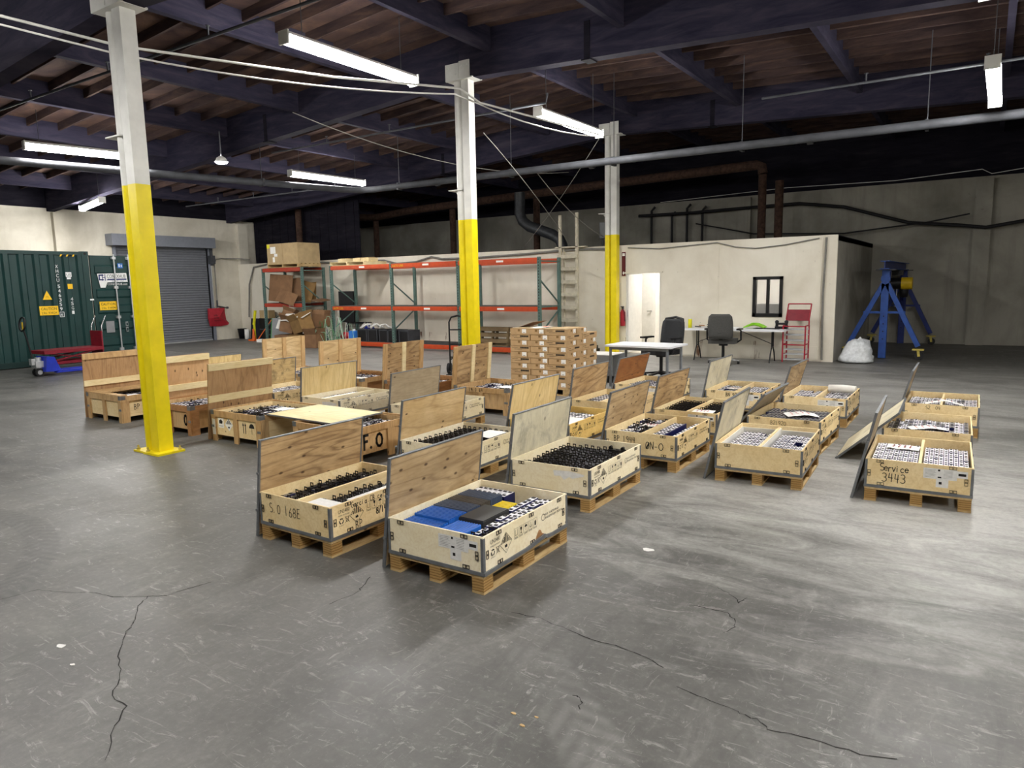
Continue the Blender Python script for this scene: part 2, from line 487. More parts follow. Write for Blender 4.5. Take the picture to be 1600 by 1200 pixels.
def ob(name, me, parent=None, loc=(0, 0, 0), rot=(0, 0, 0)):
    if isinstance(me, MB):
        me = me.mesh(name)
    o = bpy.data.objects.new(name, me)
    C.objects.link(o)
    o.parent = parent
    o.location = loc
    o.rotation_euler = rot
    return o
def tag(o, label, cat, group=None, kind=None):
    o['label'] = label
    o['category'] = cat
    if group:
        o['group'] = group
    if kind:
        o['kind'] = kind
    return o
def thing(name, label, cat, loc=(0, 0, 0), rz=0.0, group=None):
    o = bpy.data.objects.new(name, None)
    C.objects.link(o)
    o.empty_display_size = 0.1
    o.location = loc
    o.rotation_euler = (0, 0, rz)
    return tag(o, label, cat, group)
def struct(name, mb, parent=None, loc=(0, 0, 0)):
    o = ob(name, mb, parent, loc)
    if parent is None:
        o['kind'] = 'structure'
    return o
def copy_tree(o, parent=None):
    c = o.copy()
    C.objects.link(c)
    c.parent = parent
    for ch in list(o.children):
        copy_tree(ch, c)
    return c

# lettering ---------------------------------------------------------------
_T = {}
def text2d(t, size=1.0, bold=False):
    """outline of printed lettering as (verts, faces, width), baseline at 0"""
    if t not in _T:
        cu = bpy.data.curves.new('lettering', 'FONT')
        cu.body = t
        cu.resolution_u = 2
        o = bpy.data.objects.new('lettering', cu)
        C.objects.link(o)
        dg = bpy.context.evaluated_depsgraph_get()
        me = bpy.data.meshes.new_from_object(o.evaluated_get(dg))
        v = [(p.co.x, p.co.y) for p in me.vertices]
        f = [tuple(p.vertices) for p in me.polygons]
        bpy.data.objects.remove(o)
        bpy.data.curves.remove(cu)
        bpy.data.meshes.remove(me)
        x0 = min(p[0] for p in v)
        x1 = max(p[0] for p in v)
        _T[t] = ([(a - x0, b) for a, b in v], f, x1 - x0)
    return _T[t]
def put_text(mb, t, u0, v0, h, mat, F, width=None):
    """h = cap height; optional width squeezes the line"""
    v, f, wd = text2d(t)
    k = h / 0.69
    kx = k if width is None else width / wd
    mb.add([F(u0 + a * kx, v0 + b * k) for a, b in v], f, mat)
    return wd * kx
def glyphs(mb, u, v, words, cw, h, mat, F, seed=1):
    """lettering too small to read: rows of letter-sized strokes"""
    rr = random.Random(seed)
    for n_ in words:
        for k in range(n_):
            a = rr.choice((0.35, 0.6, 0.8))
            mb.add([F(u, v), F(u + cw * .28, v), F(u + cw * .28, v + h), F(u, v + h)], [(0, 1, 2, 3)], mat)
            b = v + h * rr.choice((0.0, 0.4, 0.72))
            mb.add([F(u + cw * .28, b), F(u + cw * a, b), F(u + cw * a, b + h * .28), F(u + cw * .28, b + h * .28)], [(0, 1, 2, 3)], mat)
            u += cw
        u += cw * .7
    return u
def ribbon(mb, pts, wd, mat, F):
    for (a, b), (c, d) in zip(pts, pts[1:]):
        L = math.hypot(c - a, d - b) or 1e-6
        nx, ny = -(d - b) / L * wd / 2, (c - a) / L * wd / 2
        ex, ey = (c - a) / L * wd / 3, (d - b) / L * wd / 3
        mb.add([F(a - ex + nx, b - ey + ny), F(a - ex - nx, b - ey - ny), F(c + ex - nx, d + ey - ny), F(c + ex + nx, d + ey + ny)], [(0, 1, 2, 3)], mat)
def arc(cx, cy, rx, ry, a0, a1, n=9):
    return [(cx + rx * math.cos(R(a0 + (a1 - a0) * i / n)), cy + ry * math.sin(R(a0 + (a1 - a0) * i / n))) for i in range(n + 1)]
HAND = {   # handwriting, one unit high, list of strokes
    'S': [arc(.28, .75, .22, .24, 50, 270) + arc(.26, .26, .24, .25, 90, -130)],
    'e': [[(.05, .3), (.42, .33)] + arc(.25, .28, .2, .26, 10, 320)],
    'r': [[(.08, 0), (.1, .55), (.1, .4), (.22, .55), (.38, .52)]],
    'v': [[(.02, .55), (.2, 0), (.38, .58)]],
    'i': [[(.1, .5), (.1, 0)], [(.1, .68), (.12, .72)]],
    'c': [arc(.24, .27, .2, .27, 50, 310)],
    '3': [arc(.2, .75, .22, .24, 140, -90) + arc(.2, .26, .25, .26, 90, -140)],
    '4': [[(.1, 1), (.05, .45), (.42, .45)], [(.36, .95), (.32, 0)]],
    '0': [arc(.25, .5, .23, .48, 80, 440)], 'O': [arc(.3, .48, .3, .46, 80, 440)],
    '1': [[(.15, 1), (.17, 0)]], '.': [[(.08, 0), (.12, .04)]], ' ': [],
    '6': [[(.36, .98), (.14, .6)] + arc(.25, .26, .2, .26, 150, 510)],
    '8': [arc(.25, .74, .19, .23, 90, 450), arc(.25, .26, .23, .26, 90, 450)],
    '5': [[(.42, 1), (.12, .98), (.1, .58)] + arc(.22, .3, .22, .29, 110, -130)],
    '9': [arc(.24, .7, .2, .26, 0, 360) + [(.4, .3), (.34, 0)]],
    '2': [arc(.24, .74, .22, .25, 150, -30) + [(.04, .02), (.46, .04)]],
    'B': [[(.08, 0), (.1, 1)], [(.1, 1)] + arc(.12, .76, .28, .24, 80, -90) + arc(.12, .26, .33, .26, 90, -90)],
    'P': [[(.08, 0), (.1, 1)], [(.1, 1)] + arc(.12, .72, .32, .26, 80, -90)],
    'Q': [arc(.28, .5, .24, .46, 60, 420), [(.1, .1), (.5, .9)], [(.2, .05), (.55, .8)]],
    'N': [[(.05, 0), (.1, .95), (.45, .02), (.5, 1)]], '-': [[(.08, .42), (.36, .44)]],
    'M': [[(.04, 0), (.1, .95), (.28, .4), (.48, .95), (.52, 0)]],
    'F': [[(.1, 0), (.12, 1), (.5, 1)], [(.12, .55), (.42, .56)]],
    'G': [arc(.3, .5, .26, .48, 50, 330) + [(.54, .46), (.32, .46)]],
    'a': [arc(.22, .26, .18, .26, 20, 380) + [(.42, .55), (.42, 0)]],
    'l': [[(.1, 1), (.1, 0)]], 's': [arc(.2, .42, .15, .13, 60, 270) + arc(.18, .14, .16, .14, 90, -140)],
    'C': [arc(.3, .5, .26, .48, 50, 310)], 'E': [[(.45, 1), (.1, .98), (.08, 0), (.46, .02)], [(.1, .5), (.36, .52)]], '/': [[(.4, 1.05), (.05, -.05)]],
}
def hand(mb, t, u, v, h, wd, mat, F, pitch=0.62, slant=0.0):
    if t == 'Service':
        pitch = 0.48
    for i, ch in enumerate(t):
        for st in HAND.get(ch, []):
            ribbon(mb, [(u + (i * pitch + a) * h + slant * b * h, v + b * h + 0.04 * h * math.sin(i * 2.1)) for a, b in st], wd, mat, F)

# ================================================================== SETTING
XL, XR, YF, YB = -23.5, 7.75, -7.7, 22.4          # hall inside faces
RIDGE = -7.9
def zg(x):                                        # underside of the girders
    return 5.40 - (0.074 * (RIDGE - x) if x < RIDGE else 0.045 * (x - RIDGE))
def zdeck(x):
    return zg(x) + 0.75
# floor
floor = struct('floor', MB().bx(XL - 0.3, XR + 0.3, YF - 0.3, YB + 0.3, -0.25, 0.0, 'concrete_floor'))
CR = [[(-4.9, 1.66), (-4.85, 1.85), (-4.7, 1.9), (-4.54, 2.0), (-4.33, 2.05), (-4.15, 2.16), (-4.08, 2.06), (-3.94, 1.97), (-3.86, 1.9), (-3.8, 1.83), (-3.58, 1.69), (-3.4, 1.6), (-3.25, 1.48), (-3.11, 1.48), (-3.01, 1.37), (-2.81, 1.23)],
      [(-4.15, 2.16), (-4.07, 2.23), (-4.01, 2.49)], [(-3.19, 3.08), (-3.13, 2.96), (-3.09, 2.88), (-3.11, 2.67)],
      [(-2.13, 3.14), (-1.95, 3.16), (-1.8, 3.14), (-1.62, 3.10), (-1.48, 3.11), (-1.33, 3.09), (-1.19, 3.04)],
      [(-1.07, 2.92), (-0.94, 2.9), (-0.79, 2.87), (-0.7, 2.86), (-0.64, 2.82), (-0.48, 2.84), (-0.3, 2.85), (-0.18, 2.89)],
      [(-1.25, 4.07), (-1.19, 4.03), (-1.13, 3.99), (-1.08, 3.92), (-1.06, 4.01)],
      [(-1.32, 3.75), (-1.2, 3.76), (-1.1, 3.76), (-1.04, 3.71), (-1.02, 3.62), (-1.05, 3.53)], [(-1.44, 2.61), (-1.41, 2.61), (-1.37, 2.53)]]
for pts in CR:
    mb = MB()
    fine = []
    for a, b in zip(pts, pts[1:]):
        for t in range(4):
            fine.append((a[0] + (b[0] - a[0]) * t / 4 + random.uniform(-.008, .008), a[1] + (b[1] - a[1]) * t / 4 + random.uniform(-.008, .008)))
    fine.append(pts[-1])
    for a, b in zip(fine, fine[1:]):
        ribbon(mb, [a, b], random.uniform(0.002, 0.007), 'crack_dark', lambda u, v: (u, v, 0.0012))
    ob('crack', mb, floor)
def blob(mb, cx, cy, rx, ry, mat, z, n=14, jit=0.25, rot=0.0):
    pts = []
    for i in range(n):
        a = 2 * math.pi * i / n
        k = 1 + random.uniform(-jit, jit)
        x, y = rx * k * math.cos(a), ry * k * math.sin(a)
        pts.append((cx + x * math.cos(rot) - y * math.sin(rot), cy + x * math.sin(rot) + y * math.cos(rot), z))
    mb.add(pts, [tuple(range(n))], mat)
# walls -----------------------------------------------------------------
def wall_top(x): return zdeck(x) + 0.02
DY0, DY1, DZ = 12.25, 15.52, 3.32
mb = MB()
mb.bx(XL - 0.25, XL, YF, DY0, 0, 4.34, 'left_wall_paint').bx(XL - 0.25, XL, DY1, YB, 0, 4.34, 'left_wall_paint').bx(XL - 0.25, XL, DY0, DY1, DZ, 4.34, 'left_wall_paint')
wl = struct('wall_left', mb)
for y in (4.4, 10.63, 16.95):
    ob('pilaster', MB().bx(XL, XL + 0.16, y - 0.19, y + 0.19, 0, 4.22, 'left_wall_paint'), wl)
ob('wall_plate', MB().bx(XL - 0.25, XL - 0.02, YF, YB, 4.34, wall_top(XL), 'dark_board'), wl)
wb = struct('wall_back', MB().bx(XL, XR, YB, YB + 0.25, 0, 4.34, 'back_wall_paint'))
for x in (-6.3, -0.22, 5.9):
    ob('pilaster', MB().bx(x - 0.19, x + 0.19, YB - 0.14, YB, 0, 4.28, 'back_wall_paint'), wb)
def gable(y0, y1, z0):
    m = MB()
    F = lambda u, v, w: (u, y0 + w, v)
    m.prism([(XL, z0), (RIDGE, z0), (XR, z0), (XR, wall_top(XR)), (RIDGE, wall_top(RIDGE)), (XL, wall_top(XL))], y1 - y0, 'dark_board', F)
    return m
ob('gable_board', gable(YB + 0.02, YB + 0.24, 4.34), wb)
wf = struct('wall_front', MB().bx(XL, XR, YF - 0.25, YF, 0, 4.34, 'shell_wall'))
ob('gable_board', gable(YF - 0.24, YF - 0.02, 4.34), wf)
struct('wall_right', MB().bx(XR, XR + 0.25, YF, YB, 0, wall_top(XR), 'shell_wall'))
# office block ----------------------------------------------------------
OY, OX, OH = 16.75, -2.75, 2.75
DX0, DX1, DH = -7.66, -6.74, 2.04
WX0, WX1, WZ0, WZ1 = -4.49, -3.83, 0.98, 1.89
mb = MB()
for x0, x1, z0, z1 in ((XL + 0.02, DX0, 0, OH), (DX0, DX1, DH, OH), (DX1, WX0, 0, OH), (WX0, WX1, 0, WZ0), (WX0, WX1, WZ1, OH), (WX1, OX, 0, OH)):
    mb.bx(x0, x1, OY, OY + 0.16, z0, z1, 'cream_wall')
wo = struct('wall_office', mb)
for x0, x1 in ((-13.9, -9.9), (-9.88, -7.9), (-6.7, -5.15), (-5.13, -3.05)):
    ob('skirting_panel', MB().bx(x0, x1, OY - 0.02, OY, 0.03, 0.33, 'cream_wall'), wo)
for x in (-5.3, -8.02, -3.05):
    ob('seam_batten', MB().bx(x - 0.012, x + 0.012, OY - 0.012, OY, 0.34, OH - 0.05, 'cream_wall'), wo)
ob('door_trim', MB().bx(DX0 - 0.03, DX1 + 0.06, OY - 0.03, OY + 0.02, DH, DH + 0.035, 'cream_wall'), wo)
struct('wall_office_side', MB().bx(OX - 0.16, OX, OY + 0.16, YB, 0, OH - 0.02, 'back_wall_paint'))
struct('ceiling_office', MB().bx(XL + 0.02, OX, OY + 0.16, YB, OH - 0.12, OH, 'dark_board'))
struct('wall_corner_post', MB().bx(OX - 0.22, OX + 0.02, OY - 0.03, OY, 0.0, OH, 'cream_wall'))
# inside of the office
struct('floor_office', MB().bx(-9.5, OX - 0.16, OY + 0.16, YB, 0.0, 0.02, 'office_tile'))
mb = MB().bx(-9.5, -7.15, 18.9, 19.0, 0.02, 2.6, 'office_paint').bx(-6.2, OX - 0.16, 19.3, 19.4, 0.02, 2.6, 'office_paint').bx(-9.6, -9.5, OY + 0.16, YB, 0.02, 2.6, 'office_paint')
mb.bx(-9.5, OX - 0.16, 21.4, 21.5, 0.02, 2.6, 'office_paint').bx(-6.25, -6.15, 19.4, 21.4, 0.02, 2.6, 'office_paint')
struct('wall_office_inside', mb)
o = struct('door_2', MB().bx(-8.55, -7.75, 18.85, 18.89, 0.03, 2.05, 'door_white'))
ob('door_handle', MB().cyl((-7.85, 18.85, 1.0), (-7.85, 18.79, 1.0), 0.02, 'chrome').bx(-7.95, -7.83, 18.78, 18.80, 0.985, 1.015, 'chrome'), o)
for i, (x, y) in enumerate(((-7.2, 17.9), (-4.3, 17.9), (-7.0, 20.6))):
    o = thing('office_panel_light', ['bright ceiling panel light just inside the office doorway', 'ceiling panel light above the office window', 'ceiling panel light deep inside the office corridor'][i], 'light', (x, y, 2.58), group='office ceiling lights')
    ob('housing', MB().bx(-0.62, 0.62, -0.32, 0.32, 0.0, 0.05, 'white_paint'), o)
    ob('diffuser', MB().bx(-0.58, 0.58, -0.28, 0.28, -0.012, 0.0, 'office_glow'), o)
o = struct('door_3', MB().bx(DX0 + 0.012, DX0 + 0.052, OY + 0.03, OY + 0.88, 0.03, DH - 0.02, 'door_white'))
ob('latch_plate', MB().bx(DX0 + 0.02, DX0 + 0.044, OY + 0.026, OY + 0.03, 0.95, 1.12, 'zinc_bar'), o)
ob('door_jamb', MB().bx(DX0, DX0 + 0.01, OY - 0.01, OY + 0.17, 0.02, DH, 'door_white').bx(DX1 - 0.02, DX1, OY - 0.01, OY + 0.17, 0.02, DH, 'door_white'), o)
t = thing('window_reflection_block', 'added grey block standing in for the dark reflection low in the office window', 'stand-in', (-3.75, 17.75, 0.02))  # added block, shaped to give the pane its dark lower reflection
ob('body', MB().bx(-.85, .35, -.2, .2, 0, 1.22, 'board_grey').bx(-.25, .35, -.2, .2, 1.22, 1.36, 'board_grey'), t)
ob('front_gap', MB().bx(-.26, -.24, -.203, -.2, .05, 1.2, 'black_plastic'), t)
# sliding window
o = struct('window_1', MB().bx(WX0, WX0 + 0.07, OY - 0.03, OY + 0.1, WZ0, WZ1, 'frame_black').bx(WX1 - 0.07, WX1, OY - 0.03, OY + 0.1, WZ0, WZ1, 'frame_black')
           .bx(WX0, WX1, OY - 0.03, OY + 0.1, WZ1 - 0.07, WZ1, 'frame_black').bx(WX0, WX1, OY - 0.03, OY + 0.1, WZ0, WZ0 + 0.08, 'frame_black'))
xm = (WX0 + WX1) / 2
ob('mullion', MB().bx(xm - 0.03, xm + 0.03, OY - 0.01, OY + 0.07, WZ0 + 0.08, WZ1 - 0.07, 'frame_black'), o)
for a, b in ((WX0 + 0.07, xm - 0.03), (xm + 0.03, WX1 - 0.07)):
    ob('pane', MB().bx(a, b, OY + 0.03, OY + 0.036, WZ0 + 0.08, WZ1 - 0.07, 'window_glass'), o)
# dark boarded loft above the left end of the office
mb = MB()
for i in range(26):
    x0 = -23.4 + i * 0.215
    mb.bx(x0, x0 + 0.205, 17.5 + (0.02 if i % 2 else 0), 17.56, OH, 4.75, 'dark_board')
struct('wall_loft', mb)

# roller shutter --------------------------------------------------------
prof = []
n_s = 39
for i in range(n_s):
    z0 = 0.03 + i * (DZ - 0.03) / n_s
    h = (DZ - 0.03) / n_s
    for t, d in ((0, 0.0), (0.18, 0.018), (0.5, 0.026), (0.82, 0.018)):
        prof.append((z0 + t * h, d))
vs_, fs = [], []
for z, d in prof:
    vs_ += [(XL - 0.10 + d, DY0, z), (XL - 0.10 + d, DY1, z)]
for i in range(len(prof) - 1):
    fs.append((2 * i, 2 * i + 1, 2 * i + 3, 2 * i + 2))
o = struct('door_1', MB().add(vs_, fs, 'door_grey').bx(XL - 0.2, XL - 0.11, DY0, DY1, 0.0, DZ, 'door_grey'))
for nm, b in (('housing', (XL, XL + 0.42, 11.97, 15.6, 3.30, 3.66)), ('guide_rail', (XL - 0.10, XL + 0.05, DY0 - 0.1, DY0, 0, 3.3)), ('guide_rail', (XL - 0.10, XL + 0.05, DY1, DY1 + 0.1, 0, 3.3)), ('bottom_bar', (XL - 0.12, XL - 0.04, DY0, DY1, 0.0, 0.045))):
    ob(nm, MB().bx(*b, 'zinc_bar' if nm == 'bottom_bar' else 'door_housing'), o)
ob('operator_box', MB().bx(XL + 0.02, XL + 0.22, DY1 + 0.0, DY1 + 0.16, 2.75, 3.05, 'pipe_grey').cyl((XL + 0.12, DY1 + 0.08, 2.7), (XL + 0.12, DY1 + 0.08, 3.3), 0.05, 'pipe_grey'), o)
ob('chain', MB().tube([(XL + 0.1, DY1 + 0.05, 2.8), (XL + 0.09, DY1 + 0.06, 1.2)], 0.012, 'zinc_bar', 6), o)

# roof --------------------------------------------------------------------
def slope_box(mb, x0, x1, y0, y1, d0, d1, mat):
    """box following the roof slope between x0 and x1, d above the girder underside"""
    vs_ = []
    for d in (d0, d1):
        for x, y in ((x0, y0), (x1, y0), (x1, y1), (x0, y1)):
            vs_.append((x, y, zg(x) + d))
    mb.add(vs_, [(0, 3, 2, 1), (4, 5, 6, 7), (0, 1, 5, 4), (1, 2, 6, 5), (2, 3, 7, 6), (3, 0, 4, 7)], mat)
    return mb
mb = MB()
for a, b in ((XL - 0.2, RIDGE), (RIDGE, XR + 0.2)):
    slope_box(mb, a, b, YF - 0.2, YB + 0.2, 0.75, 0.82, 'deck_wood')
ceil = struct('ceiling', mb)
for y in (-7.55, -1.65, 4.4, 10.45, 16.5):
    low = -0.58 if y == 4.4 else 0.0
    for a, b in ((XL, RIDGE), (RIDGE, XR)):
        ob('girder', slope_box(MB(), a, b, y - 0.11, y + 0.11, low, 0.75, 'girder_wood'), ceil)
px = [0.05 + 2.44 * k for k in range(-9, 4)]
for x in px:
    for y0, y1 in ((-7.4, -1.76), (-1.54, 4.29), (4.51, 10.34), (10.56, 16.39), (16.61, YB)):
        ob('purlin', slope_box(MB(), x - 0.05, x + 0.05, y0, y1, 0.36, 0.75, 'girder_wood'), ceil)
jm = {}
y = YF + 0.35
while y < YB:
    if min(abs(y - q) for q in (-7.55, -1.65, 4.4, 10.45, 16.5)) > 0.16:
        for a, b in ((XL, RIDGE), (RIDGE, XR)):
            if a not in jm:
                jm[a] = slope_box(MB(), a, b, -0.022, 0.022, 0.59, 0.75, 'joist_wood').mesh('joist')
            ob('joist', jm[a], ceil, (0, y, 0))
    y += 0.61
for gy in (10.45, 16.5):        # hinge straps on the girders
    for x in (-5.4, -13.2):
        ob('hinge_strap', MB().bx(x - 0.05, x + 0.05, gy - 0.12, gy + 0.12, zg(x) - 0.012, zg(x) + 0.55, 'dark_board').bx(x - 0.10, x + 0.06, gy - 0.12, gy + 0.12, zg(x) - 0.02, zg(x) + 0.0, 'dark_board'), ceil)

# steel columns -----------------------------------------------------------
def column(y, label, ztop):
    t = thing('steel_column', label, 'column', (-7.9, y, 0), group='yellow and white steel columns')
    YZ = 3.0
    m = MB()
    m.tube([(-0.11, 0, 0.02), (-0.11, 0, YZ)], 0.076, 'yellow_paint', 20, False).tube([(-0.11, 0, YZ), (-0.11, 0, ztop)], 0.076, 'white_paint', 20, False)
    ob('round_post', m, t)
    q = [(0.01, -0.085), (0.165, -0.085), (0.165, 0.085), (0.01, 0.085)]
    F = lambda z0: (lambda u, v, w_: (u, v, z0 + w_))
    ob('square_post', MB().prism(q, YZ - 0.02, 'yellow_paint', F(0.02)).prism(q, ztop - YZ, 'white_paint', F(YZ)), t)
    for a, b, c in ((-0.27, -0.02, -0.15), (-0.03, 0.27, -0.17)):
        p = ob('base_plate', MB().bx(a, b, c, 0.16, 0, 0.02 if a < -0.1 else 0.024, 'yellow_paint'), t)
        for bx_, by_ in ((a + 0.035, c + 0.04), (b - 0.035, 0.12)):
            ob('anchor_bolt', MB().cyl((bx_, by_, 0.02), (bx_, by_, 0.07), 0.011, 'yellow_old', 8).cyl((bx_, by_, 0.02), (bx_, by_, 0.04), 0.022, 'yellow_old', 6), p)
    cp = ob('cap_bracket', MB().bx(-0.28, 0.30, -0.15, 0.15, ztop - 0.02, ztop + 0.0, 'white_paint').bx(-0.28, 0.01, -0.15, -0.13, ztop, ztop + 0.26, 'white_paint').bx(0.02, 0.24, -0.15, -0.128, ztop, ztop + 0.28, 'white_paint').bx(-0.28, 0.24, 0.13, 0.15, ztop, ztop + 0.26, 'white_paint'), t)
    for x, z in ((-0.22, 0.19), (-0.05, 0.08), (0.07, 0.2), (0.2, 0.2)):
        ob('bolt', MB().cyl((x, -0.15, ztop + z), (x, -0.17, ztop + z), 0.014, 'white_paint', 8), cp)
    ob('seat_plate', MB().bx(-0.33, -0.03, -0.1, 0.1, 3.52, 3.535, 'white_paint').prism([(-0.18, 3.52), (-0.25, 3.52), (-0.18, 3.44)], 0.012, 'white_paint', lambda u, v, w_: (u, -0.006 + w_, v)), t)
    return t
column(4.4, 'nearest steel column, yellow below and white above, on a bolted base plate', zg(RIDGE) - 0.58)
column(10.45, 'middle steel column, yellow and white, standing behind the crates beside the carton stack', zg(RIDGE))
column(16.42, 'farthest steel column, yellow and white, standing against the office wall by the doorway', zg(RIDGE))

# strip lights --------------------------------------------------------------
def strip(label, p0, p1, chain=0.35):
    p0, p1 = Vector(p0), Vector(p1)
    L = (p1 - p0).length
    mid = (p0 + p1) / 2
    rz = math.atan2(p1.y - p0.y, p1.x - p0.x)
    t = thing('strip_light', label, 'light', mid, rz, 'ceiling strip lights')
    ob('housing', MB().prism([(-0.055, 0.0), (0.055, 0.0), (0.075, 0.03), (0.04, 0.075), (-0.04, 0.075), (-0.075, 0.03)], L, 'white_paint', lambda u, v, w_: (-L / 2 + w_, u, v)), t)
    ob('lens', MB().prism([(-0.085, 0.005), (-0.07, -0.06), (-0.03, -0.085), (0.03, -0.085), (0.07, -0.06), (0.085, 0.005)], L - 0.04, 'tube_glow', lambda u, v, w_: (-L / 2 + 0.02 + w_, u, v)), t)
    for s in (-1, 1):
        ob('end_cap', MB().bx(s * L / 2 - 0.012, s * L / 2 + 0.012, -0.088, 0.088, -0.088, 0.075, 'white_paint'), t)
        ob('hanger', MB().cyl((s * L * 0.38, 0, 0.07), (s * L * 0.38, 0, 0.07 + chain), 0.006, 'pipe_grey', 6), t)
    return t
strip('long strip light left of the middle column, near the top of the view', (-7.45, 6.2, 4.93), (-7.45, 8.62, 4.93), 0.75)
strip('strip light right of the middle column, above the far column', (-6.62, 10.85, 4.77), (-6.62, 13.2, 4.77), 1.0)
strip('strip light over the green container, passing behind the nearest column', (-15.2, 6.42, 4.6), (-14.8, 8.5, 4.6), 0.6)
strip('strip light above the cardboard pile at the far left', (-14.2, 11.75, 4.6), (-14.1, 14.1, 4.6), 0.6)
strip('strip light along the roller shutter wall, behind the nearest column', (-21.95, 10.62, 4.25), (-19.6, 10.0, 4.25), 0.7)
strip('strip light hanging alone over the blue gantry side at the right', (-0.12, 11.0, 4.45), (-0.08, 13.5, 4.45), 0.9)
strip('strip light just cut by the top right edge of the view', (-0.15, 5.9, 4.45), (-0.15, 8.3, 4.45), 0.9)
for x, y, z, lab in ((-7.4, 0.2, 4.6, 'ridge strip light in line with the near column, above the viewer on the left'), (-0.15, -0.2, 4.45, 'strip light directly above the viewer'), (-14.9, 0.4, 4.45, 'left row strip light level with the viewer'), (6.2, 5.9, 4.3, 'right wall strip light level with the crates'), (6.2, -0.2, 4.3, 'right wall strip light level with the viewer')):
    strip(lab, (x, y, z), (x, y + 2.4, z), 0.5)
t = thing('round_lamp', 'small round lamp glowing between the two left strip lights', 'light', (-13.2, 9.2, 4.42))
ob('shade', MB().lathe([(0.03, 0.12), (0.09, 0.08), (0.13, 0.0)], 'white_paint', 16), t)
ob('lens', MB().lathe([(0.125, 0.0), (0.09, -0.03), (0.0, -0.04)], 'tube_glow', 16), t)
ob('stem', MB().cyl((0, 0, 0.1), (0, 0, 0.6), 0.012, 'pipe_grey', 8), t)

# pipes, ducts and cables ----------------------------------------------------
def sag(p0, p1, d, n=10):
    p0, p1 = Vector(p0), Vector(p1)
    return [p0.lerp(p1, i / n) - Vector((0, 0, 4 * d * (i / n) * (1 - i / n))) for i in range(n + 1)]
t = thing('sprinkler_main', 'thick grey sprinkler pipe running below the roof across the whole hall', 'pipe', (-13.6, 13.6, 4.3))
ob('pipe', MB().tube([(-2.2, -9.5, 0), (-1.8, -7.5, 0), (-0.25, -0.6, 0), (0.0, -0.12, 0), (0.35, 0.0, 0), (6, 0.05, 0.0), (21.2, 0.5, -0.02)], 0.075, 'pipe_grey', 14), t)
for x in (1.2, 4.5, 7.0, 9.6, 12.6, 15.5, 18.4):
    yy = 0.03 * x
    h = ob('hanger', MB().cyl((x, yy, 0.05), (x, yy, zdeck(-13.6 + x) - 4.35), 0.008, 'pipe_grey', 6).bx(x - 0.025, x + 0.025, yy - 0.085, yy + 0.085, -0.085, 0.09, 'pipe_grey'), t)
for x in (2.4, 6.5, 10.8, 16.8):
    ob('coupling', MB().cyl((x - 0.05, 0.03 * x, 0), (x + 0.05, 0.03 * x, 0), 0.095, 'pipe_grey', 14), t)
for y in (-2.6, -5.2):
    xx = -0.25 + (y + 0.6) * 0.225
    ob('hanger', MB().cyl((xx, y, 0.05), (xx, y, 0.95), 0.008, 'pipe_grey', 6).bx(xx - 0.085, xx + 0.085, y - 0.025, y + 0.025, -0.085, 0.09, 'pipe_grey'), t)
for i, (y, x0, x1, z, lab) in enumerate(((5.75, -15.6, -5.9, 4.98, 'thin sprinkler branch pipe crossing behind the top of the nearest column'), (11.1, -14.0, -6.6, 4.95, 'thin sprinkler branch pipe crossing left of the middle column top'),
                                         (13.9, -22.0, -15.0, 4.55, 'thin sprinkler branch pipe above the roller shutter corner'), (12.9, -3.4, 3.0, 4.88, 'thin sprinkler branch pipe under the roof at the right'))):
    t = thing('sprinkler_branch', lab, 'pipe', (x0, y, z), group='sprinkler branch pipes')
    ob('pipe', MB().tube([(0, 0, 0), (x1 - x0, 0, 0.0), (x1 - x0 + 0.03, 0, 0.16)], 0.02, 'pipe_grey', 8), t)
    for k in range(1, 4):
        ob('sprinkler_head', MB().cyl(((x1 - x0) * k / 4, 0, 0.0), ((x1 - x0) * k / 4, 0, 0.13), 0.012, 'pipe_grey', 6).cyl(((x1 - x0) * k / 4, 0, 0.13), ((x1 - x0) * k / 4, 0, 0.14), 0.03, 'pipe_grey', 8), t)
tag(ob('conduit', MB().tube([(-8.5, 2.2, 4.62), (-8.45, 3.5, 4.62), (-8.42, 4.65, 4.62), (-7.44, 6.96, 4.62), (-6.45, 8.45, 4.62), (-6.7, 9.26, 4.62), (-6.33, 12.6, 4.62)], 0.016, 'white_paint', 8)), 'straight white conduit strung between the near and middle columns', 'conduit')
tag(ob('white_cable', MB().tube([(-8.56, 2.2, 4.57)] + sag((-8.5, 4.65, 4.55), (-6.55, 8.45, 4.56), 0.10, 8) + sag((-6.85, 9.4, 4.66), (-6.3, 12.5, 4.56), 0.1, 6), 0.011, 'cable_white', 6)), 'white cable sagging beside the conduit between the columns', 'cable')
for i, (p0, p1, d, lab) in enumerate(((( -10.7, 9.0, 5.0), (-9.0, 16.2, 4.6), 0.35, 'grey wire drooping left of the middle column'), ((-7.6, 10.6, 4.5), (-9.3, 16.9, 2.75), -0.1, 'grey wire dropping from the roof to the office top by the ladder'), ((-8.4, 13.6, 4.3), (-8.3, 17.2, 2.9), 0.2, 'loose wire hanging from the sprinkler main towards the far column'), ((-6.8, 13.6, 4.8), (-10.9, 16.9, 2.78), 0.1, 'long slanting wire reaching the office top above the pallet rack'))):
    tag(ob('hanging_wire', MB().tube(sag(p0, p1, d, 12), 0.008, 'cable_grey', 6)), lab, 'wire')
def rusty(x, y, z0, z1, lab, bend=None):
    t = thing('rusty_pipe', lab, 'pipe', (x, y, z0), group='rusty lagged pipes above the office')
    ob('pipe', MB().tube([(0, 0, 0), (0, 0, (z1 - z0) * 0.5), (0, 0, z1 - z0)], 0.11, 'pipe_rust', 12), t)
    ob('flange', MB().cyl((0, 0, 0), (0, 0, 0.04), 0.15, 'pipe_rust', 12), t)
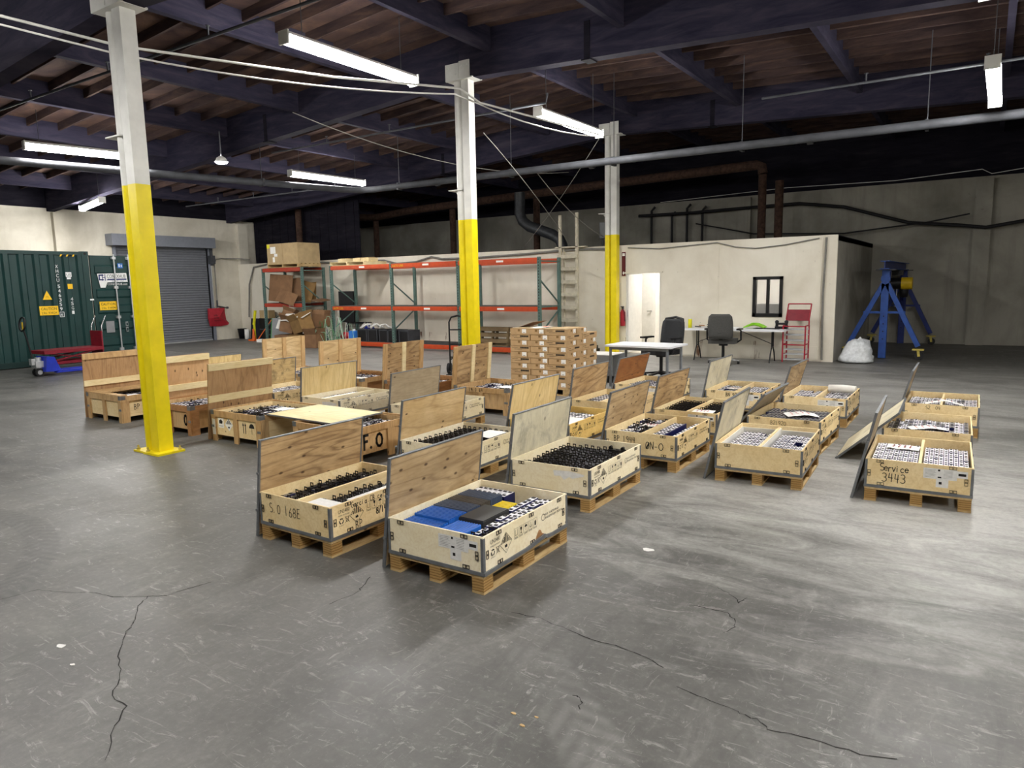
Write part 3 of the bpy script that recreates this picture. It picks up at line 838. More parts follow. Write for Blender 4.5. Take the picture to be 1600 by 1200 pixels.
rusty(-5.19, 20.0, OH, 4.6, 'rusty upright pipe joining the long horizontal rusty pipe')
rusty(-4.75, 20.0, OH, 4.4, 'shorter rusty upright pipe right of its taller twin')
rusty(-12.3, 20.0, OH, 4.55, 'rusty upright pipe behind the dark duct left of the ladder')
rusty(-15.75, 20.0, OH, 4.45, 'rusty upright pipe just left of the middle column')
rusty(-19.45, 20.0, OH, 4.28, 'rusty upright pipe above the left end of the long pallet rack')
rusty(-20.6, 17.3, OH, 4.6, 'rusty upright pipe against the dark loft boards')
tag(ob('rusty_main', MB().tube([(-22.4, 20, 4.6), (-19.4, 20.0, 4.42), (-17.7, 20, 4.55), (-10.2, 20, 4.76), (-5.35, 20, 4.86), (-5.22, 20, 4.80), (-5.19, 20, 4.62)], 0.13, 'pipe_rust', 12)), 'long horizontal rusty lagged pipe under the roof behind the columns', 'pipe')
tag(ob('air_duct', MB().tube([(-12.55, 19.4, 4.7), (-12.56, 19.4, 4.05), (-12.45, 19.4, 3.8), (-12.2, 19.4, 3.62), (-11.35, 19.4, 3.32), (-11.1, 19.4, 3.16), (-11.02, 19.4, 2.98), (-11.02, 19.4, OH + .03)], 0.17, 'duct_dark', 14)), 'dark bent sheet metal duct standing on the office top', 'duct')
tag(ob('black_cable', MB().tube([(-9.69, 22.16, 3.96), (-7.95, 22.16, 3.94), (-5.78, 22.16, 3.97), (-4.69, 22.16, 3.98), (-3.49, 22.16, 3.79), (-1.88, 22.16, 3.26), (-0.7, 22.12, 3.12), (-0.14, 22.12, 3.03), (0.65, 22.16, 3.15), (3.0, 22.16, 3.3)], 0.045, 'cable_black', 8)), 'thick black cable bundle drooping along the dark back wall', 'cable')
tag(ob('black_cable', MB().tube([(-7.74, 22.10, 3.59), (-5.95, 22.10, 3.18), (-3.46, 22.10, 3.06), (-1.43, 22.10, 3.24), (-0.5, 22.12, 3.4)], 0.022, 'cable_black', 6)), 'thinner black cable below the thick bundle on the back wall', 'cable')
tag(ob('white_cable', MB().tube([(-9, 22.3, 4.35), (-5.07, 22.3, 4.47), (-2.25, 22.3, 4.41), (-0.3, 22.12, 4.49), (-0.09, 22.12, 4.36), (0.57, 22.3, 4.45), (4, 22.3, 4.45)], 0.01, 'cable_white', 6)), 'thin pale cable along the top of the back wall', 'cable')
tag(ob('grey_cable', MB().tube([(-17.1, 16.7, 2.66), (-15.96, 16.7, 2.65), (-15.42, 16.7, 2.53), (-14.63, 16.7, 2.56), (-14.01, 16.7, 2.69), (-13.62, 16.7, 2.61), (-12.43, 16.7, 2.60), (-10.67, 16.7, 2.64), (-9.07, 16.7, 2.7), (-7.96, 16.7, 2.66)], 0.028, 'cable_grey', 8)), 'grey cable bundle looped along the office wall above the pallet rack', 'cable')
tag(ob('grey_cable', MB().tube([(-7.6, 16.72, 2.68), (-6.76, 16.72, 2.62), (-5.34, 16.72, 2.7), (-4.9, 16.72, 2.58), (-4.45, 16.72, 2.53), (-3.8, 16.72, 2.58), (-3.1, 16.72, 2.69)], 0.014, 'cable_grey', 6)), 'thin grey cable swagged along the office wall above the window', 'cable')
tag(ob('grey_cable', MB().tube([(-22.9, 16.65, 0.8), (-22.75, 16.65, 2.0), (-22.5, 16.7, 2.62), (-21.62, 16.7, 2.72), (-20.92, 16.7, 2.74), (-19.25, 16.7, 2.69), (-17.3, 16.7, 2.62)], 0.03, 'cable_grey', 8)), 'grey cable rising in the left corner and running behind the rack', 'cable')
tag(ob('corner_conduit', MB().tube([(-2.95, 16.69, 0.05), (-2.98, 16.69, 1.4), (-2.95, 16.69, 2.7)], 0.022, 'cable_grey', 8)), 'grey conduit running up the right corner of the office wall', 'conduit')
for x, a, pos in ((-9.3, 4.1, 'leftmost'), (-8.6, 3.9, 'second'), (-8.1, 4.1, 'third'), (-7.6, 4.0, 'rightmost')):
    tag(ob('wall_conduit', MB().tube([(x, 22.3, OH), (x, 22.3, a), (x + 0.12, 22.3, a + 0.12)], 0.04, 'cable_black', 8)), pos + ' dark upright conduit of the group on the back wall above the office', 'conduit', 'dark conduits on the back wall')
t = thing('junction_box', 'grey electrical box on the back of the office top beside the far column', 'electrical box', (-9.0, 18.4, OH))
ob('box', MB().bx(-0.2, 0.2, -0.08, 0.08, 0.3, 0.75, 'pipe_grey').bx(-0.19, 0.19, -0.09, -0.08, 0.31, 0.74, 'board_grey'), t)
for s in (-1, 1):
    ob('bracket', MB().bx(s * .14 - .02, s * .14 + .02, -0.02, 0.02, 0, 0.3, 'pipe_grey'), t)
tag(ob('wall_conduit', MB().tube([(-23.42, 15.72, 1.4), (-23.42, 15.72, 2.75), (-23.42, 15.8, 2.92), (-23.42, 16.0, 2.96), (-23.2, 16.7, 2.95), (-22.7, 16.68, 2.9)], 0.02, 'cable_grey', 8)), 'grey conduit bending over the red bag on the left wall', 'conduit')

# ================================================================== CRATES
CW, CL, CH, PH = 0.756, 1.0315, 0.3595, 0.117     # clipped plywood crate: width X, length Y, rim height, pallet height
MC = {}
def cached(key, fn):
    if key not in MC:
        MC[key] = fn().mesh(key[0])
    return MC[key]
def clip_mb():
    m = MB()
    for s in (-1, 1):                               # two little wire loops
        c = s * 0.0135
        a, b, t = 0.0125, 0.012, 0.0028
        m.bx(c - a, c + a, -0.004, 0.0, b - t, b, 'clip_metal').bx(c - a, c + a, -0.004, 0.0, -b, -b + t, 'clip_metal')
        m.bx(c - a, c - a + t, -0.004, 0.0, -b, b, 'clip_metal').bx(c + a - t, c + a, -0.004, 0.0, -b, b, 'clip_metal')
    return m
def recycle(m, F, cx, cy, r):
    for k in range(3):
        a = R(90 + 120 * k)
        for t0 in (0, 1):
            a0, a1 = a + R(-50 + 50 * t0), a + R(-4 + 50 * t0)
            p = [(cx + r * math.cos(a0), cy + r * math.sin(a0)), (cx + r * math.cos(a1), cy + r * math.sin(a1)), (cx + r * .58 * math.cos(a1), cy + r * .58 * math.sin(a1)), (cx + r * .58 * math.cos(a0), cy + r * .58 * math.sin(a0))]
            m.flat([p], 'print_black', F)
def marking_mb():
    """black shipping marks printed on the long side; u runs along +Y, v up"""
    m = MB()
    F = lambda u, v: (0.0016, u, v)
    u0 = -CL / 2
    put_text(m, 'UN3480', u0 + 0.075, 0.293, 0.027, 'print_black', F, 0.105)
    glyphs(m, u0 + 0.075, 0.272, (7, 3, 8), 0.0054, 0.010, 'print_black', F)
    recycle(m, F, u0 + 0.100, 0.236, 0.023)
    glyphs(m, u0 + 0.08, 0.201, (6,), 0.0075, 0.008, 'print_black', F, 4)
    bx_ = u0 + 0.155                                 # crossed-out bin
    for a, b in (((-.018, .256), (.014, .256)), ((-.014, .253), (-.009, .222)), ((.012, .253), (.008, .222)), ((-.009, .222), (.008, .222)), ((-.021, .260), (.020, .214)), ((.020, .260), (-.021, .214))):
        ribbon(m, [(bx_ + a[0], a[1]), (bx_ + b[0], b[1])], 0.003, 'print_black', F)
    cx, cy, d = u0 + 0.245, 0.252, 0.066             # class 9 diamond
    for a, b in (((-d, 0), (0, d)), ((0, d), (d, 0)), ((d, 0), (0, -d)), ((0, -d), (-d, 0))):
        ribbon(m, [(cx + a[0], cy + a[1]), (cx + b[0], cy + b[1])], 0.003, 'print_black', F)
    for k in range(-3, 4):
        x = k * 0.0165
        top = d - abs(x) - 0.008
        if top > 0.006:
            m.flat([[(cx + x - .0048, cy + 0.003), (cx + x + .0048, cy + 0.003), (cx + x + .0048, cy + top), (cx + x - .0048, cy + top)]], 'print_black', F)
    m.flat([[(cx - .013, cy - .03), (cx + .013, cy - .03), (cx + .013, cy - .017), (cx + .002, cy - .008), (cx - .004, cy - .016), (cx - .013, cy - .012)]], 'print_black', F)
    put_text(m, '9', cx - 0.004, cy - 0.053, 0.012, 'print_black', F)
    for k in range(5):                               # handling pictograms in frames
        x = u0 + 0.34 + k * 0.058
        for a, b in (((0, 0), (.046, 0)), ((.046, 0), (.046, .058)), ((.046, .058), (0, .058)), ((0, .058), (0, 0))):
            ribbon(m, [(x + a[0], 0.250 + a[1]), (x + b[0], 0.250 + b[1])], 0.0015, 'print_black', F)
        if k == 0:
            ribbon(m, [(x + .012, .300), (x + .012, .262), (x + .034, .262), (x + .034, .300)], 0.003, 'print_black', F)
        elif k == 1:
            m.flat([[(x + .012, .300), (x + .034, .300), (x + .030, .280), (x + .016, .280)], [(x + .021, .280), (x + .025, .280), (x + .025, .262), (x + .021, .262)], [(x + .014, .262), (x + .032, .262), (x + .032, .258), (x + .014, .258)]], 'print_black', F)
        elif k == 2:
            m.flat([[(x + .008, .284)] + [(x + .023 - .016 * math.cos(R(i)), .284 + .016 * math.sin(R(i))) for i in range(20, 180, 20)] + [(x + .038, .284)]], 'print_black', F)
            ribbon(m, [(x + .023, .284), (x + .023, .262), (x + .018, .260)], 0.0025, 'print_black', F)
        elif k == 3:
            ribbon(m, [(x + .023, .300), (x + .023, .262)], 0.0025, 'print_black', F)
            ribbon(m, [(x + .012, .276), (x + .015, .264), (x + .031, .264), (x + .034, .276)], 0.003, 'print_black', F)
        else:
            m.flat([[(x + .016, .258), (x + .032, .258), (x + .034, .282), (x + .026, .296), (x + .014, .286)]], 'print_black', F)
        glyphs(m, x, 0.238, (7,), 0.0065, 0.009, 'print_black', F, k)
    ribbon(m, arc(u0 + 0.70, 0.281, 0.022, 0.022, 0, 360, 16), 0.004, 'print_black', F)
    put_text(m, 'a', u0 + 0.693, 0.275, 0.010, 'print_black', F)
    glyphs(m, u0 + 0.728, 0.286, (3, 10), 0.0135, 0.015, 'print_black', F, 8)
    glyphs(m, u0 + 0.728, 0.260, (11, 6), 0.0135, 0.015, 'print_black', F, 9)
    return m
def faceF(front=True):
    if front:
        return lambda u, v: (u, -CL / 2 - 0.0018, v)
    return lambda u, v: (CW / 2 + 0.0018, u, v)
def sticker_mb(torn=False):
    m = MB()
    F = lambda u, v: (u, -0.0008, v)
    if torn:
        m.flat([[(-.13, .09), (.02, .10), (.16, .085), (.15, .07), (.05, .04), (.02, .05), (-.03, .02), (-.06, .05), (-.12, .045)]], 'label_paper', F)
    else:
        m.flat([[(-.13, .02), (.10, .02), (.10, .105), (-.13, .105)], [(-.04, -.045), (.045, -.045), (.045, .02), (-.04, .02)], [(.10, .045), (.17, .045), (.17, .10), (.10, .10)]], 'label_paper', F)
        F2 = lambda u, v: (u, -0.0014, v)
        for r in range(7):
            m.flat([[(-.12, .032 + r * .010), (-.05 + random.uniform(-.02, .02), .032 + r * .010), (-.05, .034 + r * .010), (-.12, .034 + r * .010)], [(.01, .032 + r * .010), (.07, .032 + r * .010), (.07, .034 + r * .010), (.01, .034 + r * .010)]], 'cable_grey', F2)
        m.flat([[(-.03, .085), (-.015, .085), (-.015, .1), (-.03, .1)], [(-.03, .03), (-.005, .03), (-.005, .042), (-.03, .042)], [(.108, .062), (.16, .062), (.16, .082), (.108, .082)], [(-.02, -.02), (.0, -.02), (.0, .0), (-.02, .0)]], 'print_black', F2)
    return m
CRATES = {}
def crate(key, N, th, mat, label, divider=True, sticker=None, writing=None, marks=True, lining=False, dent=False):
    th = R(th)
    c, s = math.cos(th), math.sin(th)
    cx, cy = N[0] + c * (-CW / 2) - s * (CL / 2), N[1] + s * (-CW / 2) + c * (CL / 2)
    t = thing('plywood_crate', label, 'crate', (cx, cy, 0), th, 'clipped plywood crates on block pallets')
    CRATES[key] = (t, cx, cy, th)
    hw, hl, T = CW / 2, CL / 2, 0.012
    # pallet
    deck = ob('pallet_deck', cached(('pallet_deck',), lambda: MB().bx(-hw, hw, -hl, hl, 0.101, PH, 'pallet_wood')), t)
    for bx_ in (-hw + 0.045, 0, hw - 0.045):
        for by_, bl in ((-hl + 0.05, 0.05), (0, 0.07), (hl - 0.05, 0.05)):
            ob('block', cached(('block', bl), lambda: MB().bx(-0.043, 0.043, -bl, bl, 0, 0.086, 'laminated_block')), deck, (bx_, by_, 0.015))
        ob('skid_board', cached(('skid_board',), lambda: MB().bx(-0.045, 0.045, -hl, hl, 0.0, 0.015, 'pallet_wood')), deck, (bx_, 0, 0))
    # panels with their clips
    zb = PH + 0.008
    ob('crate_floor', cached(('crate_floor', mat), lambda: MB().bx(-hw + T, hw - T, -hl + T, hl - T, PH, PH + 0.01, mat)), t)
    cm = cached(('clip',), clip_mb)
    sides = (('front', (0, -hl + T / 2, 0), 0.0, CW), ('right', (hw - T / 2, 0, 0), R(90), CL - 2 * T), ('back', (0, hl - T / 2, 0), R(180), CW), ('left', (-hw + T / 2, 0, 0), R(-90), CL - 2 * T))
    for nm, loc, rz, L in sides:
        p = ob('panel', cached(('panel', mat, L), lambda: MB().bx(-L / 2, L / 2, -T / 2, T / 2, zb, CH, mat)), t, loc, (0, 0, rz))
        if nm in ('front', 'right', 'back'):
            us = (-0.27, 0.24) if L < 0.9 else (-0.35, 0.03, 0.40)
            for u in us:
                ob('clip', cm, p, (u, -T / 2 - 0.001, CH - 0.016))
                ob('clip', cm, p, (u + 0.01, -T / 2 - 0.001, zb + 0.030))
            for u in (-L / 2 + 0.03, L / 2 - 0.045):
                ob('clip', cm, p, (u, -T / 2 - 0.001, 0.24), (0, R(90), 0))
    # steel rails
    for i, (x0, x1, y0, y1) in enumerate(((-hw - .005, hw + .005, -hl - .005, -hl + .012), (hw - .012, hw + .005, -hl + .012, hl - .012), (-hw - .005, hw + .005, hl - .012, hl + .005), (-hw - .005, -hw + .012, -hl + .012, hl - .012))):
        if dent and i == 1:
            m = MB()
            pts = [(-hl, 0), (-.05, 0), (0.02, .004), (0.10, .022), (0.16, .036), (0.22, .010), (0.30, 0), (hl - .012, 0)]
            for a, b in zip(pts, pts[1:]):
                m.bar((hw + .003 + a[1] * .6, a[0], PH + .012 + a[1]), (hw + .003 + b[1] * .6, b[0], PH + .012 + b[1]), 0.014, 0.024, 'steel_trim')
            ob('base_rail', m, t)
            ob('torn_wood', MB().flat([[(.08, PH + .04), (.10, PH + .07), (.125, PH + .095), (.15, PH + .085), (.165, PH + .06), (.19, PH + .05), (.15, PH + .03)]], 'frame_dark', faceF(False)), t)
        else:
            ob('base_rail', cached(('base_rail', i), lambda: MB().bx(x0, x1, y0, y1, PH + .001, PH + .024, 'steel_trim')), t)
    for sx in (-1, 1):
        for sy in (-1, 1):
            def cr():
                m = MB()
                xa, xb = sorted((sx * (hw - .016), sx * (hw + .003)))
                ya, yb = sorted((sy * (hl + .0005), sy * (hl + .003)))
                m.bx(xa, xb, ya, yb, PH + .024, CH - .008, 'steel_trim')
                xa, xb = sorted((sx * (hw + .0005), sx * (hw + .003)))
                ya, yb = sorted((sy * (hl - .02), sy * hl))
                return m.bx(xa, xb, ya, yb, PH + .024, CH - .008, 'steel_trim')
            ob('corner_rail', cached(('corner_rail', sx, sy), cr), t)
    if divider:
        d = 0.0 if divider is True else divider
        ob('divider', cached(('divider', mat), lambda: MB().bx(-0.011, 0.011, -hl + T, hl - T, zb, CH - 0.012, mat)), t, (d, 0, 0))
    if lining:
        ob('foam_lining', MB().bx(-hw + T, -hw + T + .01, -hl + T, hl - T, zb + .04, CH - .035, 'foam_white').bx(hw - T - .012, hw - T, -hl + T, hl - T, zb + .04, CH - .035, 'foam_white').bx(-hw + T, hw - T, hl - T - .012, hl - T, zb + .04, CH - .04, 'foam_white')
           .bx(.012, .02, -hl + T, hl - T, zb + .04, CH - .02, 'foam_white'), t)
    if marks:
        ob('printed_marks', cached(('printed_marks',), marking_mb), t, (CW / 2, 0, 0))
    if sticker:
        ob('shipping_label', cached(('shipping_label', sticker == 'torn'), lambda: sticker_mb(sticker == 'torn')), t, (0.17, -hl - 0.0006, 0.225))
    for (txt, u, v, h, wd, side) in (writing or ()):
        m = MB()
        hand(m, txt, u, v, h, wd, 'print_black', faceF(side == 'f'))
        ob('handwriting', m, t)
    return t
def W(key, x, y, z=0.0):
    """point in a crate's own frame -> world"""
    t, cx, cy, th = CRATES[key]
    return (cx + math.cos(th) * x - math.sin(th) * y, cy + math.sin(th) * x + math.cos(th) * y, z)
def lid(key, mat, label, tilt=9.0, dy=0.0, h=0.757, wd=None, dz=0.0, twist=0.0):
    t0, cx, cy, th = CRATES[key]
    L = (wd or CL)
    a = R(tilt)
    off = 0.0 if key[0] != 'T' else 0.012
    xb = -CW / 2 - 0.008 - off - CH * math.tan(a) - 0.016 / math.cos(a)
    t = thing('crate_lid', label, 'lid', W(key, xb, dy, 0.004), 0, 'plywood lids leaning on the crates')
    t.rotation_euler = (0, a, th + R(twist))
    hl = L / 2
    ob('panel', cached(('panel', 'lid', mat, L, h), lambda: MB().bx(0, 0.013, -hl + .004, hl - .004, 0.004, h - .004, mat)), t)
    for i, b in enumerate(((-.004, .017, -hl, -hl + .013, 0, h), (-.004, .017, hl - .013, hl, 0, h), (-.004, .017, -hl + .013, hl - .013, h - .008, h), (-.004, .017, -hl + .013, hl - .013, 0, .010))):
        ob('edge_trim', cached(('edge_trim', i, L, h), lambda: MB().bx(*b, 'steel_trim')), t)
    for y, z in ((-hl - .001, h * .66), (-hl - .001, h * .28)):
        ob('rivet', cached(('rivet',), lambda: MB().cyl((0, 0, 0), (0, -.008, 0), 0.012, 'galv', 8)), t, (0.006, y, z))
    return t

# cells --------------------------------------------------------------------
def cell_white(dx, dy, h, top='cell_white'):
    m = MB()
    m.bx(-dx / 2, dx / 2, -dy / 2, dy / 2, 0, h - .002, 'cell_blue')
    m.bx(-dx / 2 + .003, dx / 2 - .003, -dy / 2 + .003, dy / 2 - .003, h - .002, h, top)
    for s in (-1, 1):
        m.bx(-dx * .27, dx * .27, s * dy * .28 - dx * .24, s * dy * .28 + dx * .24, h, h + .004, 'terminal')
    return m
def cell_tab(dx, dy, h, body='cell_dark'):
    m = MB()
    m.bx(-dx / 2, dx / 2, -dy / 2, dy / 2, 0, h, body)
    for s in (-1, 1):
        y = s * dy * .30
        a = min(dx * .42, .017)
        m.bx(-a, a, y - .002, y + .002, h, h + .010, 'tab_metal').bx(-a, a, y - .002, y + .002, h + .027, h + .036, 'tab_metal')
        m.bx(-a, -a + .007, y - .002, y + .002, h + .010, h + .027, 'tab_metal').bx(a - .007, a, y - .002, y + .002, h + .010, h + .027, 'tab_metal')
    return m
def slab(dx, dy, h, mat):
    """thin slab standing on edge with a rounded top"""
    m = MB()
    if dx > dy:
        F = lambda u, v, w_: (-dx / 2 + w_, u, v)
        t, L = dy, dx
    else:
        F = lambda u, v, w_: (u, -dy / 2 + w_, v)
        t, L = dx, dy
    return m.prism([(-t / 2 * .96, 0), (t / 2 * .96, 0), (t / 2 * .96, h - t * .3), (t * .25, h), (-t * .25, h), (-t / 2 * .96, h - t * .3)], L, mat, F)
ZC = PH + 0.0101
def cells(key, x0, x1, y0, y1, nx, ny, fn, ztop, label, group, name='battery_cell', single=True, skip=0.0, jit=0.0, tilt=0.0, cat='battery cell', alt=None):
    t0, cx, cy, th = CRATES[key]
    dx, dy = (x1 - x0) / nx, (y1 - y0) / ny
    base = fn(dx * .95, dy * .97, ztop - ZC)
    other = alt(dx * .95, dy * .97, ztop - ZC) if alt else base
    if single:
        me, me2 = base.mesh(name), other.mesh(name)
    else:
        mb = MB()
    for i in range(nx):
        dzc = random.uniform(-jit, 0)
        for j in range(ny):
            if random.random() < skip:
                continue
            x, y = x0 + (i + .5) * dx, y0 + (j + .5) * dy
            use2 = alt is not None and random.random() < .3
            sz = 1 + random.uniform(-jit, jit * .3) / (ztop - ZC) if jit else 1.0
            if single:
                o = ob(name, me2 if use2 else me, None, W(key, x, y, ZC), (0, 0, th))
                o.scale = (1, 1, sz)
                tag(o, label, cat, group)
            else:
                mb.merge(other if use2 else base, Matrix.Translation((x, y, ZC)) @ Matrix.Diagonal((1, 1, sz, 1)))
    if not single:
        o = ob('packed_cells', mb, None, (cx, cy, 0), (0, 0, th))
        tag(o, label, cat, group, 'stuff')
def paper(key, x, y, z, a, b, label, rz=0.0, fold=0.0, ink=True, tiltx=0.0):
    """sheet of paper lying on the cells"""
    m = MB()
    n = 6
    vs_, fs = [], []
    for k in (0, 1):
        for i in range(n + 1):
            u = -a / 2 + a * i / n
            zz = fold * (1 - abs(2 * i / n - 1)) + 0.003 * math.sin(i * 2.0)
            for v in (-b / 2, b / 2):
                vs_.append((u, v, zz + (0.0012 if k else 0)))
    q = 2 * (n + 1)
    for i in range(n):
        fs += [(2 * i, 2 * i + 1, 2 * i + 3, 2 * i + 2), (q + 2 * i, q + 2 * i + 2, q + 2 * i + 3, q + 2 * i + 1)]
    m.add(vs_, fs, 'paper')
    o = thing('paper_sheet', label, 'paper', W(key, x, y, z), CRATES[key][3] + R(rz), 'paper sheets lying on the cells')
    o.rotation_euler.x = R(tiltx)
    ob('sheet', m, o)
    if ink:
        mm = MB()
        for rr in range(3):
            for k in range(4):
                u = -a * .32 + k * a * .17 + random.uniform(-.004, .004)
                v = b * (.2 - .2 * rr)
                zz = fold * (1 - abs(2 * (u + a / 2) / a - 1)) + .006
                hand(mm, random.choice(['3', '4', '1', '9', '5', '2', 'B', 'P']), u, v, b * .15, 0.006, 'ink_red', lambda p, q_, zz=zz: (p, q_, zz))
        ob('red_writing', mm, o)
    return o
HW, HL = CW / 2 - .014, CL / 2 - .014

crate('A', (-2.40, 3.24), 0.5, 'birch', 'nearest pale crate with blue slabs and a torn lower edge', False, 'full', dent=True)
crate('B', (-3.64, 3.17), -0.5, 'golden_ply', 'golden crate with scrawled writing on two sides left of the nearest crate', True, None, [('S.0 168E', -.27, .225, .070, .005, 'f'), ('Garcia CB cells', -.32, .305, .042, .005, 'r'), ('BP', -.29, .14, .060, .005, 'r'), ('8/14/22', -.08, .195, .045, .008, 'r')])
crate('E', (-2.56, 4.92), 0.7, 'birch', 'pale crate crammed with black cell brackets, torn label on the short side', False, 'torn')
crate('G', (-3.92, 5.02), 1.0, 'birch', 'pale crate of black brackets partly hidden by the nearest leaning lid', False, None)
crate('F', (-2.40, 6.41), 0.7, 'golden_ply', 'golden crate handwritten BP 1944 QN-O with a blue strip between its cells', True, None, [('BP 1944', -.28, .255, .055, .006, 'f'), ('QN-O', .06, .205, .075, .007, 'f')])
crate('C', (-1.25, 6.39), 2.7, 'golden_ply', 'plain fronted golden crate lined with white foam', True, None, lining=True)
crate('D', (0.0, 6.41), 2.1, 'golden_ply', 'golden crate handwritten service 3443 at the right end', 0.01, 'full', [('Service', -.27, .268, .062, .006, 'f'), ('3443', -.25, .178, .072, .006, 'f')])
crate('H', (-1.36, 7.79), -1.2, 'golden_ply', 'golden crate handwritten B21920 behind the foam lined crate', False, None, [('B21920', -.13, .285, .045, .004, 'f')])
crate('I', (-1.35, 9.41), 0.0, 'golden_ply', 'golden crate with rolled white wrap at its far end', True, 'full')
crate('J', (-2.38, 9.45), 0.3, 'golden_ply', 'golden crate with a pale upright lid in the farthest row', True, 'full', [('BN 92', -.1, .285, .05, .006, 'f')])
crate('K', (-2.43, 7.74), 0.0, 'golden_ply', 'golden crate of dark cells directly behind the BP 1944 QN-O crate', True, 'full')
crate('L', (-3.59, 6.42), 0.0, 'yellow_ply', 'bright yellow crate between the pale leaning lids', False, None)
crate('M', (-3.62, 7.89), 0.0, 'golden_ply', 'golden crate behind the bright yellow crate', True, None)
crate('N', (-3.74, 9.40), -2.0, 'golden_ply', 'golden crate under the dark orange lid near the white table', False, 'full')
crate('D2', (-0.03, 7.80), 1.6, 'golden_ply', 'golden crate with a lid propped slantwise over it at the right', False, None)
crate('D3', (0.01, 9.47), 0.6, 'golden_ply', 'farthest golden crate of the rightmost row', True, None, [('S2  09', -.15, .3, .04, .004, 'f')])
crate('O', (-7.06, 6.42), -0.7, 'birch', 'pale crate with two long compartments behind the framed crates', True, 'torn')
crate('P', (-5.47, 6.54), 2.5, 'birch', 'pale crate mostly hidden behind two leaning lids left of centre', True, None)
crate('O2', (-8.45, 6.45), 0.0, 'golden_ply', 'golden crate under the mould stained lid', False, None)
crate('Q2', (-9.85, 6.45), 0.0, 'golden_ply', 'golden crate hidden behind the framed crates at the far left', False, None)
CRATES['A'][0]['group'] = CRATES['B'][0]['group']

lid('A', 'lid_knotty', 'knotty lid leaning behind the blue slabs of the nearest crate', 7.0)
lid('B', 'lid_brown', 'swirly brown lid leaning behind the scrawled golden crate', 8.0)
lid('E', 'lid_pale', 'greyish white lid leaning behind the crate of black brackets', 8.0)
lid('G', 'lid_blond', 'warm brown lid with a pale wave, left of the greyish white lid', 9.0)
lid('F', 'lid_knotty', 'knotty lid leaning on the BP 1944 QN-O crate', 12.0)
lid('C', 'lid_pale', 'pale bowed lid leaning on the foam lined crate', 13.0)
lid('D', 'lid_grey', 'lid seen edge on beside the service 3443 crate', 12.0)
lid('H', 'lid_grey', 'grey brown lid tilted over the B21920 crate', 38.0, dy=0.06)
lid('I', 'lid_knotty', 'narrow looking brown lid in the farthest row beside the rolled wrap', 15.0)
lid('J', 'lid_pale', 'pale lid standing in the farthest row near the grey chair', 11.0)
lid('K', 'lid_brown', 'knotty lid leaning on the crate of dark cells behind the BP crate', 12.0)
lid('L', 'lid_yellow', 'pale yellow striped lid left of the bright yellow crate', 11.0)
lid('M', 'lid_brown', 'dark streaky brown lid in front of the carton stack', 8.0)
lid('N', 'lid_orange', 'dark orange lid below the white table', 16.0)
lid('D2', 'lid_pale', 'lid propped slantwise from the floor onto the second right crate', 47.0, dy=-0.02)
lid('D3', 'lid_grey', 'wavy lid seen edge on at the far right below the gantry', 14.0)
lid('O', 'lid_yellow', 'pale striped lid with two dark slits behind the long pale crate', 6.0)
lid('P', 'lid_grey', 'plain grey brown lid left of the warm brown lid', 8.0)
lid('O2', 'lid_mould', 'mould stained lid between the framed crates and the striped lid', 7.0)
lid('Q2', 'lid_yellow', 'lid strip showing above the striped batten lids at the far left', 7.0)

# contents -------------------------------------------------------------------
# A: slabs, a dark flat pack, yellow slabs and white topped cells
gA = 'blue and slate slabs in the nearest crate'
sl = lambda mt: (lambda dx, dy, h: slab(dx, dy, h, mt))
cells('A', -HW + .01, -.045, -HL + .01, -.30, 1, 9, sl('slab_blue'), .316, 'bright blue slab in the front left block of the nearest crate', gA, 'battery_slab', cat='battery slab')
cells('A', -HW + .01, -.045, -.295, -.10, 1, 9, sl('slab_blue'), .330, 'bright blue slab in the second left block of the nearest crate', gA, 'battery_slab', cat='battery slab')
cells('A', -HW + .01, -.045, -.095, .06, 1, 7, sl('slab_slate'), .334, 'dark slate slab in the middle left block of the nearest crate', gA, 'battery_slab', cat='battery slab')
cells('A', -HW + .01, -.045, .065, .18, 1, 6, sl('slab_brown'), .335, 'brownish slab in the row behind the slate slabs of the nearest crate', gA, 'battery_slab', cat='battery slab')
cells('A', -HW + .01, -.045, .185, .33, 1, 7, sl('slab_slate'), .336, 'slate slab in the rear left block of the nearest crate', gA, 'battery_slab', cat='battery slab')
cells('A', -.025, .165, -HL + .02, -.23, 9, 1, sl('slab_blue'), .318, 'bright blue slab in the front middle block of the nearest crate', gA, 'battery_slab', cat='battery slab')
tag(ob('flat_pack', MB().prism([(-.10, -.15), (.10, -.15), (.10, .15), (-.10, .15)], .20, 'slab_black', lambda u, v, w_: (u, v, w_)).prism([(-.096, -.146), (.096, -.146), (.096, .146), (-.096, .146)], .006, 'slab_black', lambda u, v, w_: (u, v, .20 + w_)), None, W('A', .065, -.06, ZC), (0, 0, CRATES['A'][3])), 'flat charcoal pack in the middle of the nearest crate', 'battery pack')
cells('A', -.01, .12, .13, .27, 1, 6, sl('slab_yellow'), .315, 'yellow slab between the charcoal pack and the white cells of the nearest crate', 'yellow slabs in the nearest crate', 'battery_slab', cat='battery slab')
gw = 'white topped cells in the nearest crate'
cells('A', .185, HW, -.22, HL - .05, 4, 6, cell_white, .318, 'white topped cell along the right side of the nearest crate', gw, jit=.012)
cells('A', .13, .183, .10, HL - .05, 1, 3, cell_white, .316, 'white topped cell beside the yellow slabs of the nearest crate', gw)
cells('A', .185, HW, -HL + .02, -.225, 4, 2, cell_tab, .300, 'tabbed cell at the front right corner of the nearest crate', 'tabbed cells in the nearest crate', name='bracketed_cell', jit=.01, alt=cell_white)
cells('A', -HW + .01, -.045, .345, HL - .01, 7, 1, cell_white, .315, 'white topped cell in the far left corner of the nearest crate', gw)
